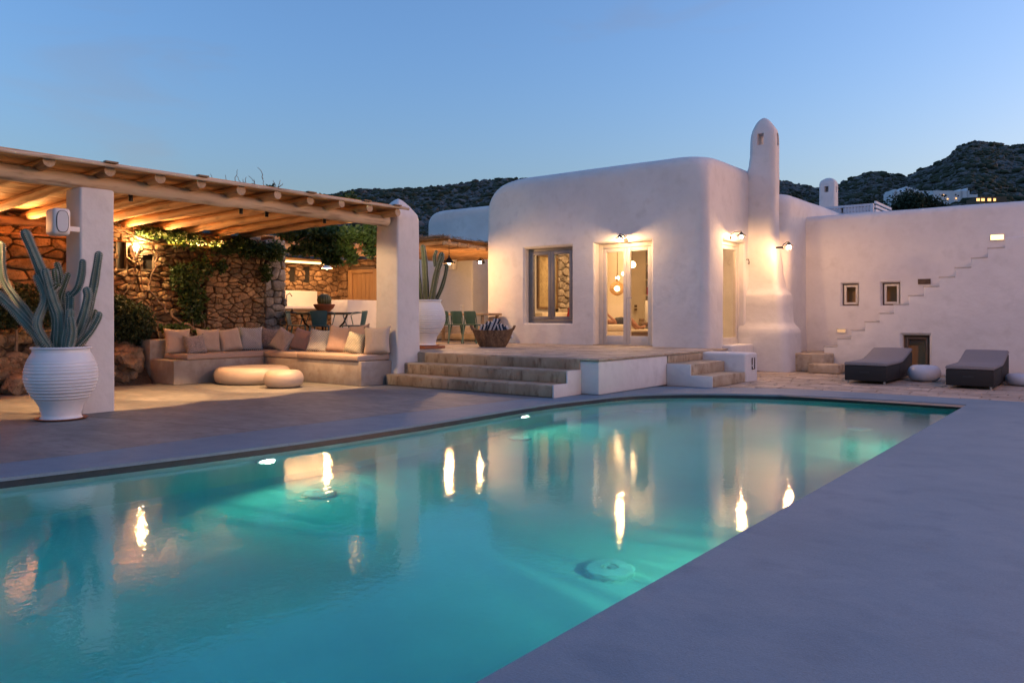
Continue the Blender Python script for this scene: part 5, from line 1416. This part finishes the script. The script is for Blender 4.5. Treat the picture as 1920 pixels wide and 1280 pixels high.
log('post_stub', (-6.0,-1.45,2.95), (-6.0,1.4,2.9), .05, M['wood'], rp, rl, 8, 6)

# ================================================================== WALL LAMPS
M['bulb_c'] = emis('lit_bulb_strong', (1.0,.50,.21), 900)
M['bulb_a'] = emis('lit_bulb_door', (1.0,.56,.24), 680)
M['bulb_fill'] = emis('fill_lamp_bulb', (1.0,.40,.16), 4800)  # bulb of the added fill lamp
def wall_lamp(pos, nrm, label, pw='bulb_out', cage=False):
    t = thing('wall_lamp', tuple(pos), label, 'lamp', 'bare-bulb wall lamps of the house')
    p = Vector(pos); n_ = Vector(nrm); w_ = p-n_*(.13 if pw not in ('bulb_a',) else (.27 if n_.y < -.5 else .25))
    MB().tube([w_, w_+n_*.02], .04, 12).build('wall_plate', M['iron'], t, smooth=True)
    MB().tube([w_+Vector((0,0,.05)), w_+n_*.09+Vector((0,0,.11)), p+Vector((0,0,.12)), p+Vector((0,0,.06))], .009, 6).build('bracket', M['iron'], t, smooth=True)
    MB().lathe([(.012,.10),(.03,.085),(.05,.055),(.105,.030),(.102,.026),(.04,.045)], 16, tuple(p), caps=False).build('socket', M['iron'], t, smooth=True)
    MB().sphere(tuple(p), .034).build('bulb', M[pw], t, smooth=True)
    if cage:
        cg = MB()
        for k in range(6):
            a = PI*k/3; cg.tube([p+Vector((math.cos(a)*.05,math.sin(a)*.05,.03)), p+Vector((math.cos(a)*.062,math.sin(a)*.062,-.03)), p+Vector((math.cos(a)*.02,math.sin(a)*.02,-.09))], .003, 4)
        cg.build('cage', M['iron'], t)
    return t
la = ony(1162, 449, -.27); wall_lamp(la, (0,-1,0), 'lit bulb lamp right above the glass double door', 'bulb_a')
lb = onx(1390, 444, .25); wall_lamp(lb, (1,0,0), 'lit bulb lamp over the narrow side door, beside the chimney', 'bulb_a')
lc = onx(1479, 463, 1.02); wall_lamp((1.02, lc.y, lc.z), (1,0,0), 'caged bulb lamp just right of the chimney', 'bulb_c', cage=True)
MB().tube([(.74, lc.y, lc.z), (.90, lc.y, lc.z)], .02, 8).build('lamp_arm', M['iron'], ho)
lh = ony(900, 492, .22); wall_lamp((lh.x, .22, lh.z), (-1,0,0), 'lit bulb lamp on the left corner of the house beside the reed pergola')
M['glow'] = emis('brick_light_glow', (1.0,.52,.18), 2.6)
M['glow2'] = emis('step_light_glow', (1.0,.55,.28), .38)
ld = ony(1870, 445, AY)
t = thing('brick_light', (ld.x,AY,ld.z), 'bright rectangular light let into the wing wall above the top of the stair', 'lamp')
MB().box(ld.x-.12, ld.x+.12, AY-.03, AY+.03, ld.z-.055, ld.z+.055).build('lens', M['glow'], t, bevel=.01)
frame_y(MB(), ld.x-.135, ld.x+.135, ld.z-.07, ld.z+.07, .018, AY-.035, AY+.03).build('rim', M['framel'], t)
le = ony(1579, 620, AY)
t = thing('step_light', (le.x,AY,le.z), 'dim rectangular light low on the wing wall beside the first steps', 'lamp')
MB().box(le.x-.10, le.x+.08, AY-.02, AY+.03, le.z-.04, le.z+.04).build('lens', M['glow2'], t)
frame_y(MB(), le.x-.12, le.x+.10, le.z-.055, le.z+.055, .018, AY-.03, AY+.03).build('rim', M['framel'], t)

gl = thing('offscreen_fill_lamp', (9.9,-5.3,0), 'added tall lamp post out of view on the right, filling the wing with warm light', 'lamp')  # added out of view to warm the wing and stair wall
MB().tube([(9.9,-5.3,0),(9.9,-5.3,5.5)], .03, 8).build('pole', M['iron'], gl)
MB().lathe([(.16,.30),(.18,.26),(.03,.34)], 16, (9.9,-5.3,5.35), caps=False).build('hood', M['iron'], gl)
MB().sphere((9.9,-5.3,5.56), .06).build('bulb', M['bulb_fill'], gl, smooth=True)
# ================================================================== BASKET OF TOWELS
bs = at(924, 650, 16.75)
bk2 = thing('wooden_basket', (bs.x,bs.y,TZ), 'rough dark wooden trough basket on the terrace against the house wall', 'basket', rz=YAW-.15)
rgs = []
def bell(a, rx, ry, z, hz=0):
    return (rx*math.cos(a), ry*math.sin(a), z)
lv_ = [(0,.27,.17),(.03,.30,.19),(.15,.36,.23),(.30,.42,.27),(.355,.445,.285)]
outr = [[bell(2*PI*k/40, rx*(1+.02*math.sin(7*k)), ry, z+(.045*abs(math.cos(2*PI*k/40))**6 if z > .3 else 0)) for k in range(40)] for z, rx, ry in lv_]
inr = [[bell(2*PI*k/40, (rx-.03), (ry-.03), z+(.045*abs(math.cos(2*PI*k/40))**6 if z > .3 else 0)) for k in range(40)] for z, rx, ry in lv_[::-1][:4]]
MB().loft(outr+inr).build('body', M['basket'], bk2, smooth=True, local=True, ang=50)
for s_ in (-1, 1): MB().tube([(s_*.43,-.07,.36),(s_*.47,-.05,.44),(s_*.47,.05,.44),(s_*.43,.07,.36)], .022, 6).build('handle', M['basket'], bk2, smooth=True, local=True)
tl = ['striped rolled towel at the left end of the basket','navy rolled towel with a white stripe, second from the left in the basket','tall striped rolled towel leaning in the middle of the basket','small navy and white rolled towel right of the tall ones','striped rolled towel at the right of the basket','navy rolled towel lying at the right end of the basket']
Rb = Matrix.Rotation(YAW-.15, 3, 'Z')
for k, (dx, dz, tilt, ln2) in enumerate(((-.22,.33,.35,.30),(-.13,.37,.42,.36),(.02,.40,.45,.42),(.12,.33,.1,.3),(.20,.33,-.25,.32),(.30,.31,-.45,.28))):
    t = thing('rolled_towel', (bs.x,bs.y,TZ+dz), tl[k], 'towel', 'rolled towels in the wooden basket')
    c = Vector((bs.x,bs.y,TZ+dz))+Rb @ Vector((dx, -.02+.05*(k%2), 0))
    ax = Rb @ Vector((math.sin(tilt), -.25, math.cos(tilt))).normalized(); side = Rb @ Vector((1,0,0))
    for i in range(4):
        a = lerp(-ln2/2, ln2/2, i/4); b = lerp(-ln2/2, ln2/2, (i+1)/4)
        off_ = 0
        pass
    # towels are rolled with the stripes running along: three layers side by side
    for q in range(4):
        dd = (q-1.5)*.034
        MB().tube([c+side*dd-ax*ln2/2, c+side*dd, c+side*dd+ax*ln2/2], .030-.002*abs(q-1.5), 10).build('fold', M['towel'] if q % 2 == (k % 2) else M['towelb'], t, smooth=True)

# ================================================================== LOUNGERS
def lounger(x0, y0, label, wx=.72, ly=2.12):
    t = thing('lounger', (x0, y0, 0), label, 'sun lounger', 'black wicker loungers on the paving')
    prof = [(0,.05),(ly,.05),(ly,.50),(ly-.08,.515),(ly-.55,.40),(ly-.85,.335),(ly-1.1,.325),(0,.325)]
    n_ = len(prof)
    MB().add([(0,y,z) for y,z in prof]+[(wx,y,z) for y,z in prof], [tuple(range(n_)), tuple(range(n_,2*n_))[::-1]]+[(k,(k+1)%n_,(k+1)%n_+n_,k+n_) for k in range(n_)]).build('body', M['wicker'], t, local=True, bevel=.012)
    top = [(-.01,.33),(ly-1.15,.33),(ly-.88,.34),(ly-.55,.405),(ly-.08,.52),(ly-.02,.53)]
    rg_ = []
    for i, (y, z) in enumerate(top):
        th = .055
        rg_.append([(.0,y,z),(-.008,y,z+th*.5),(.012,y,z+th),(wx*.5,y,z+th+.006),(wx-.012,y,z+th),(wx+.008,y,z+th*.5),(wx,y,z)])
    MB().loft(rg_).build('cushion', M['lcush'], t, local=True, bevel=.008)
    MB().box(wx*.36, wx*.58, -.006, .02, .19, .225).build('handle', M['black'], t, local=True)
    MB().box(wx, wx+.004, ly-1.12, ly-1.11, .06, .32).build('seam', M['black'], t, local=True)
    for a in (.05, wx-.05):
        for b in (.05, ly-.05): MB().lathe([(.02,0),(.02,.06)], 8, (a,b,0)).build('foot', M['steel'], t, local=True)
    return t
lounger(2.69, .02, 'black wicker lounger with grey cushion, the nearer one to the chimney')
lounger(4.34, .02, 'black wicker lounger with grey cushion, farther right along the stair wall', .71)
g = gz(1733, 714); puck('pebble_stool', (g.x, g.y, .0), .285, .30, M['pebbleb'], 'plump blue-grey resin stool between the two loungers', 'stool', 'resin stools by the loungers', 1.0)
g = gz(1925, 722); puck('pebble_stool', (g.x, g.y, .0), .33, .20, M['pebbleb'], 'flat blue-grey resin stool at the right edge beyond the second lounger', 'stool', 'resin stools by the loungers', 1.0)

# ================================================================== POOL LIGHTS AND INLETS
M['poollamp'] = emis('pool_lamp_glow', (.85,1.0,.78), 8)
def pool_light(x, y, z, dirx, pw, label, ang=150, tilt=-.25, yaw=0.0):
    t = thing('pool_light', (x,y,z), label, 'lamp', 'underwater lights')
    MB().tube([(x,y,z),(x+.03*dirx,y,z)], .11, 24).build('rim', M['disc'], t, smooth=True)
    MB().tube([(x+.03*dirx,y,z),(x+.034*dirx,y,z)], .085, 24).build('lens', M['poollamp'], t, smooth=True)
    tgt = (x+dirx*2, y+yaw*2, z+tilt*2)
    o = spot('pool_light_beam', (x+.06*dirx,y,z), tgt, pw, (.92,.92,.56), math.radians(ang), .5, .05)
    d = o.data; d.use_nodes = True; n = d.node_tree.nodes; l = d.node_tree.links
    e = n.get('Emission'); tc = n.new('ShaderNodeTexCoord'); sx = n.new('ShaderNodeSeparateXYZ'); cx_ = n.new('ShaderNodeCombineXYZ'); nm = n.new('ShaderNodeVectorMath'); nm.operation = 'NORMALIZE'
    l.new(tc.outputs['Normal'], sx.inputs[0]); l.new(sx.outputs[0], cx_.inputs[0]); l.new(sx.outputs[1], cx_.inputs[1]); l.new(cx_.outputs[0], nm.inputs[0])
    nz = n.new('ShaderNodeTexNoise'); nz.inputs['Scale'].default_value = 9; nz.inputs['Detail'].default_value = 1.5
    l.new(nm.outputs[0], nz.inputs['Vector'])
    mr = n.new('ShaderNodeMapRange'); mr.inputs[1].default_value = .38; mr.inputs[2].default_value = .62; mr.inputs[3].default_value = .6; mr.inputs[4].default_value = 1.35
    l.new(nz.outputs['Fac'], mr.inputs[0]); l.new(mr.outputs[0], e.inputs['Strength'])
    return t
def left_x(y):
    for a, b in zip(inner, inner[1:]):
        if a[1] <= y <= b[1]: return lerp(a[0], b[0], (y-a[1])/(b[1]-a[1]))
    return 0
PW = 27
for y, lab in ((gz(588, 852).y, 'round underwater light in the left pool wall, the nearer of two in view'), (gz(1062, 771).y, 'round underwater light in the left pool wall, the far one near the curve'), (-14.6, 'round underwater light in the left pool wall outside the picture')):
    pool_light(left_x(y)-.0, y, -.40, 1, PW, lab)
for y, lab in ((-5.6, 'underwater light in the right pool wall near the far corner'), (-10.4, 'underwater light in the right pool wall near the middle')):
    pool_light(5.03, y, -.40, -1, PW, lab)
def refr(px, py):
    s = gz(px, py, WZ); d = Vector(ray(px, py)).normalized(); n_ = Vector((0,0,1)); r = 1/1.33; c = -n_.dot(d)
    tdir = d*r + n_*(r*c-math.sqrt(1-r*r*(1-c*c))); k = (PD-WZ)/tdir.z
    return s+tdir*k
for (px, py, r, lab) in ((1143,1071,.13,'white round inlet cover on the pool floor, the nearest one'),(597,927,.11,'white round inlet cover on the pool floor in the left half of the picture'),(975,822,.11,'white round inlet cover in the middle of the pool floor'),(1205,772,.12,'white round inlet cover toward the far curve of the pool'),(1612,804,.12,'white round inlet cover near the far right corner of the pool')):
    q = refr(px, py)
    t = thing('floor_inlet', (q.x,q.y,PD), lab, 'pool fitting', 'inlet covers on the pool floor')
    r *= 1.3; MB().lathe([(.01,.07),(r*.25,.075),(r*.27,.055),(r*.35,.09),(r*.9,.07),(r,.05),(r*1.0,.0)], 28, caps=False).build('cover', M['disc'], t, smooth=True, local=True)

# ================================================================== VINES AND SHRUBS
rv = random.Random(77)
def vine(name, label, stems, clumps, n, size, leafm, loc):
    t = thing(name, loc, label, 'plant')
    for pts, r in stems:
        D = []
        P = [Vector(p) for p in pts]
        for i in range(len(P)-1):
            for k in range(4): D.append(P[i].lerp(P[i+1], k/4)+Vector((rv.gauss(0,1),rv.gauss(0,1),rv.gauss(0,1)))*r*.7)
        D.append(P[-1])
        MB().tube(D, [lerp(r, r*.45, i/(len(D)-1)) for i in range(len(D))], 6).build('stem', M['bark'], t, smooth=True)
    o = leaves(n, clumps, size, rv).build('foliage', leafm, t); o['kind'] = 'stuff'
    return t
vx = LX+.25
vine('climbing_vine', 'bare twisting vine stems climbing the sunlit-looking stone wall beside the sconce',
     [([onx(395,645,vx+.5), onx(375,622,vx+.4), onx(330,600,vx+.2), onx(305,575,vx), onx(282,545,vx), onx(285,510,vx), onx(296,478,vx), onx(285,455,vx), onx(240,440,vx), onx(215,430,vx)], .028),
      ([onx(282,550,vx), onx(268,540,vx), onx(262,500,vx), onx(255,470,vx), onx(238,440,vx)], .013),
      ([onx(300,640,vx+.3), onx(290,590,vx), onx(283,560,vx)], .016),
      ([onx(225,560,vx), onx(250,530,vx), onx(254,490,vx), onx(262,470,vx)], .010),
      ([onx(262,478,vx), onx(300,475,vx), onx(350,460,vx), onx(380,470,vx)], .010),
      ([onx(282,570,vx), onx(262,600,vx+.1), onx(240,560,vx), onx(215,545,vx)], .010),
      ([onx(360,640,vx+.3), onx(362,600,vx+.2), onx(355,560,vx+.1)], .014), ([onx(383,640,vx+.3), onx(382,600,vx+.2), onx(376,560,vx+.1)], .014)],
     [(onx(285,438,vx), (.2,.3,.10), .6), (onx(320,442,vx), (.15,.25,.08), .4), (onx(345,520,vx+.1), (.22,.30,.30), 1.1), (onx(360,560,vx+.1), (.2,.28,.32), 1.1), (onx(365,590,vx+.1), (.18,.2,.2), .5),
      (onx(350,450,vx+.1), (.2,.4,.18), .6), (onx(330,615,vx+.4), (.15,.35,.07), .35), (onx(385,625,vx+.45), (.12,.2,.08), .25), (onx(380,500,vx+.1), (.15,.2,.3), .3)], 2600, .085, M['leaf'], (LX+.2,-7,.6))
qx = QX+.2
vine('ivy', 'ivy trailing over the top of the projecting wall end', 
     [([onx(400,470,qx), onx(450,460,qx), onx(500,450,qx), onx(530,455,qx)], .014)],
     [(onx(420,465,qx), (.12,.35,.15), .7), (onx(470,468,qx), (.12,.4,.18), 1.1), (onx(510,470,qx), (.15,.35,.22), 1.1), (onx(500,510,qx), (.08,.15,.22), .35), (onx(415,500,qx), (.08,.12,.14), .25), (onx(452,455,qx), (.15,.3,.12), .5),(onx(520,430,qx),(.2,.3,.1),.5)], 2100, .080, M['leaf'], (QX,-5.5,2.6))
dv = 16.2
vine('hanging_vine', 'dense leafy vine hanging from the end of the log pergola beside the pointed column',
     [([at(590,425,dv), at(575,445,dv), at(555,455,dv)], .014), ([at(640,430,dv+.3), at(620,460,dv), at(600,490,dv)], .012), ([at(700,425,dv), at(690,450,dv), at(660,480,dv)], .010)],
     [(at(560,440,dv+.3), (.35,.4,.16), 1.0), (at(610,438,dv), (.35,.4,.18), 1.3), (at(660,440,dv), (.35,.4,.16), 1.2), (at(695,442,dv), (.14,.3,.26), .7), (at(600,465,dv), (.35,.3,.17), 1.1), (at(640,468,dv), (.28,.3,.16), .8), (at(618,485,dv), (.15,.15,.1), .3),(at(660,482,dv), (.08,.1,.14), .25), (at(632,490,dv), (.07,.1,.07), .12),
      (at(695,470,dv), (.08,.2,.12), .2), (at(560,470,dv+.4), (.25,.2,.1), .35)], 5200, .095, M['leaf'], tuple(at(620,440,dv)))
dt = 16.5
def twig(px, py, px2, py2, d, r=.010): 
    a, b = at(px, py, d), at(px2, py2, d+.1); m_ = (a+b)/2+Vector((rv.gauss(0,.04), rv.gauss(0,.04), 0)); return ([a, m_, b], r)
tw = [(410,352,394,326),(412,352,402,338),(423,350,422,328),(441,352,446,318),(446,352,444,330),(462,354,455,336),(462,352,462,332),(470,352,466,330),(478,356,476,336),(502,358,492,335),(492,335,483,314),(502,360,514,342),(516,362,526,338),(518,358,512,338),(520,352,530,344),(430,352,428,340)]
vine('roof_vine', 'thin upright vine shoots growing above the pergola roof against the sky', [twig(*q, dt) for q in tw],
     [(at(430,351,dt), (.3,.3,.05), .4), (at(470,355,dt), (.3,.3,.05), .5), (at(500,357,dt), (.12,.2,.09), .7), (at(505,352,dt), (.1,.15,.06), .3),(at(432,344,dt),(.05,.1,.05),.06)], 300, .075, M['leafdark'], tuple(at(460,355,dt)))
vine('roof_bush', 'young green fig shoots rising above the pergola roof in front of the hill', [twig(650,386,655,368,dt,.01), twig(598,372,595,366,dt)],
     [(at(654,372,dt), (.16,.2,.13), 1), (at(668,381,dt), (.14,.2,.07), .5), (at(597,372,dt), (.12,.2,.06), .4), (at(625,378,dt), (.16,.2,.05), .35), (at(700,390,dt-.5), (.2,.2,.04), .3)], 500, .09, M['leaf'], tuple(at(650,380,dt)))
sb = at(243, 600, 14.6)
vine('round_shrub', 'dark round shrub between the column and the end of the bench', [([(sb.x,sb.y,.3),(sb.x,sb.y,.9)], .04)],
     [(sb+Vector((0,0,-.05)), (.42,.45,.42), 3), (sb+Vector((-.1,-.2,.22)), (.3,.3,.25), 1)], 5200, .055, M['leafdark'], (sb.x,sb.y,.5))
s5 = onx(30, 570, -7.6)
vine('bank_shrub', 'leafy shrub growing on the rock bank at the far left behind the cactus', [([(s5.x,s5.y,.6),tuple(s5)], .03)],
     [(s5, (.35,.9,.35), 3), (onx(10,590,-7.4), (.2,.3,.22), 1), (onx(85,585,-7.5), (.3,.5,.3), 1.4)], 4200, .06, M['leafdark'], (s5.x,s5.y,.7))

# ================================================================== FAR HOUSES AND TREES
DV = 236.0
def far_block(parent, px0, px1, pt, pb, m=None, dd=0, name='wall'):
    dd += {'hillside_villa': -12, 'hillside_villa.001': -38, 'stone_cottage': -56}[parent.name]
    a, b = at(px0, pb, DV+dd), at(px1, pb, DV+dd); c = (a+b)/2; wdt = (b-a).length; h = (pb-pt)*(DV+dd)/FPX
    return MB().obox((c.x, c.y, a.z+h/2-4), (wdt, 6, h+8), Matrix.Rotation(YAW,3,'Z')).build(name, m or M['villa'], parent)
def far_win(parent, px, py, w_, h_, m, dd=-3.05):
    dd += {'hillside_villa': -12, 'hillside_villa.001': -38, 'stone_cottage': -56}[parent.name]
    a = at(px, py, DV+dd); return MB().obox(tuple(a), (w_*(DV+dd)/FPX, .1, h_*(DV+dd)/FPX), Matrix.Rotation(YAW,3,'Z')).build('window', m, parent)
v1 = thing('hillside_villa', tuple(at(1700,375,DV)), 'white villa with small chimneys on the hillside, left of the dark trees', 'house', 'white villas on the hillside')
for a in ((1666,1690,362,380),(1690,1712,358,380),(1712,1740,361,382),(1668,1672,358,364),(1689,1692,353,360),(1694,1697,354,360),(1698,1701,355,360)): far_block(v1, *a)
for a in ((1674,367),(1684,366),(1695,364),(1705,364)): far_win(v1, a[0], a[1], 2, 2.5, M['dark'])
v2 = thing('hillside_villa', tuple(at(1780,375,DV)), 'long white villa with lit windows on the hillside, right of the dark trees', 'house', 'white villas on the hillside')
for a in ((1738,1760,361,378),(1760,1774,361,379),(1774,1792,362,380),(1790,1805,361,380),(1804,1820,368,382),(1788,1790,358,364),(1800,1802,356,364)): far_block(v2, *a, dd=2)
for a in ((1748,366),(1766,367),(1792,365),(1797,367),(1812,373)): far_win(v2, a[0], a[1], 2.5, 2, M['dark'], -1.2)
for a in ((1769,366),(1777,373),(1793,372)): far_win(v2, a[0], a[1], 2, 2, M['warmwin'], -1.2)
v3 = thing('stone_cottage', tuple(at(1845,376,DV)), 'low dark stone cottage with four orange lit windows on the hillside', 'house')
for a in ((1826,1852,372,382),(1850,1872,372,382)): far_block(v3, *a, m=M['mortar'])
for a, w_ in ((1834,6),(1843,6),(1855,6),(1865,4)): far_win(v3, a, 374.5, w_, 5, M['warmwin'])
for i, (px, py, r, n_, lab) in enumerate(((1690,384,2.6,700,'dark bushy tree below the left end of the white villa'),(1712,376,4.2,1400,'large dark tree in front of the white villas'),(1735,382,2.8,900,'dark tree at the right of the large one in front of the villas'),(1640,385,3.2,350,'small dark tree right of the roof screen'),(1668,388,3.5,400,'small dark tree below the villas, second from the roof screen'),(1755,384,3.0,300,'low dark shrub in front of the long villa'))):
    c = at(px, py+2, 172); t = thing('dark_tree', (c.x,c.y,c.z-r), lab, 'tree', 'dark trees before the villas')
    MB().tube([(c.x,c.y,c.z-r-3),(c.x+.2,c.y,c.z)], [.4,.2], 6).build('trunk', M['bark'], t)
    cl = [(c+Vector((rv.uniform(-1,1)*r*.7, rv.uniform(-1,1)*r*.6, rv.uniform(-.4,.5)*r)), (r*.45,)*3, 1) for _ in range(7)]+[(c,(r*.8,r*.8,r*.6),2)]
    o = leaves(n_, cl, .55, rv).build('crown', M['leaffar'], t); o['kind'] = 'stuff'

# ================================================================== PERSON ON THE DAYBED
def skin_body(name, joints, edges, root, m, parent, sub=2):
    me = bpy.data.meshes.new(name); me.from_pydata([tuple(j[0]) for j in joints], edges, [])
    o = bpy.data.objects.new(name, me); COL.objects.link(o)
    md = o.modifiers.new('s', 'SKIN'); md.use_smooth_shade = True
    for i, j in enumerate(joints):
        v = me.skin_vertices[0].data[i]; v.radius = (j[1], j[1]); v.use_root = (i == root)
    ms = o.modifiers.new('u', 'SUBSURF'); ms.levels = sub; ms.render_levels = sub
    bpy.context.view_layer.update(); dg = bpy.context.evaluated_depsgraph_get()
    m2 = bpy.data.meshes.new_from_object(o.evaluated_get(dg)); o.modifiers.clear(); o.data = m2
    m2.materials.clear(); m2.materials.append(m); m2.polygons.foreach_set('use_smooth', [True]*len(m2.polygons))
    o.parent = parent
    return o
pr = bpy.data.objects.new('person', None); COL.objects.link(pr)
tag(pr, 'person lying on the daybed behind the glass door, bare legs stretched out, in dark shorts', 'person')
DP = 19.5
def J(px, py, dz=0.0): return at(px, py, DP+dz)
hip = J(1156,606.5); chest = J(1130,605); neck = J(1114,600); 
jt = [(hip,.125),(J(1143,607),.115),(chest,.125),(J(1119,602),.085),(neck,.05),(J(1108,597),.06),  # 0-5 torso, neck
      (J(1163,603,-.12),.085),(J(1181,597.5,-.13),.062),(J(1188,605,-.14),.056),(J(1198,614.5,-.14),.038),(J(1206,613,-.14),.030),(J(1211,610,-.14),.022), # 6-11 near leg
      (J(1162,602,.10),.085),(J(1176,595,.10),.062),(J(1184,603,.10),.056),(J(1192,616,.10),.038),(J(1199,616,.10),.028), # 12-16 far leg
      (J(1121,598,-.16),.05),(J(1150,603.5,-.20),.040),(J(1152,601,-.20),.038),(J(1140,590,-.15),.028),(J(1136,587,-.15),.025), # 17-21 near arm bent
      (J(1121,600,.17),.05),(J(1139,608,.2),.036),(J(1148,606,.1),.027),(J(1153,606,.0),.022)] # 22-25 far arm on the belly
ed = [(0,1),(1,2),(2,3),(3,4),(4,5),(0,6),(6,7),(7,8),(8,9),(9,10),(10,11),(0,12),(12,13),(13,14),(14,15),(15,16),(3,17),(17,18),(18,19),(19,20),(20,21),(3,22),(22,23),(23,24),(24,25)]
skin_body('body', jt, ed, 0, M['skin'], pr)
hd = J(1102,594); mb = MB(); mb.sphere(tuple(hd), .10, 16, 12, (.95,.85,1.15)); mb.build('head', M['skin'], pr, smooth=True)
hr = MB().sphere((hd.x-.05,hd.y-.02,hd.z+.015), .108, 16, 12, (.9,.9,1.1)).build('hair', M['dark'], pr, smooth=True)
for nm_, c in (('hand', jt[21][0]), ('hand', jt[25][0])):
    hm = MB(); c = Vector(c); dr_ = Vector((-CS*.6, -SN*.6, .5)).normalized() if c is not None else None
    hm.sphere(tuple(c), .035, 10, 6, (1.2,1,.6))
    for k in range(5): hm.tube([c+Vector((0,(k-2)*.014,0)), c+dr_*.05+Vector((0,(k-2)*.017,0)), c+dr_*(.085 if k else .06)+Vector((0,(k-2)*.018,-.01))], [.010,.009,.006], 6)
    hm.build(nm_, M['skin'], pr, smooth=True)
sh_j = [(J(1149,607),.125),(hip,.145),(J(1163,603,-.12),.108),(J(1175,599.5,-.13),.092),(J(1162,602,.10),.105),(J(1172,597.5,.10),.09)]
skin_body('shorts', sh_j, [(0,1),(1,2),(2,3),(1,4),(4,5)], 1, M['shorts'], pr)
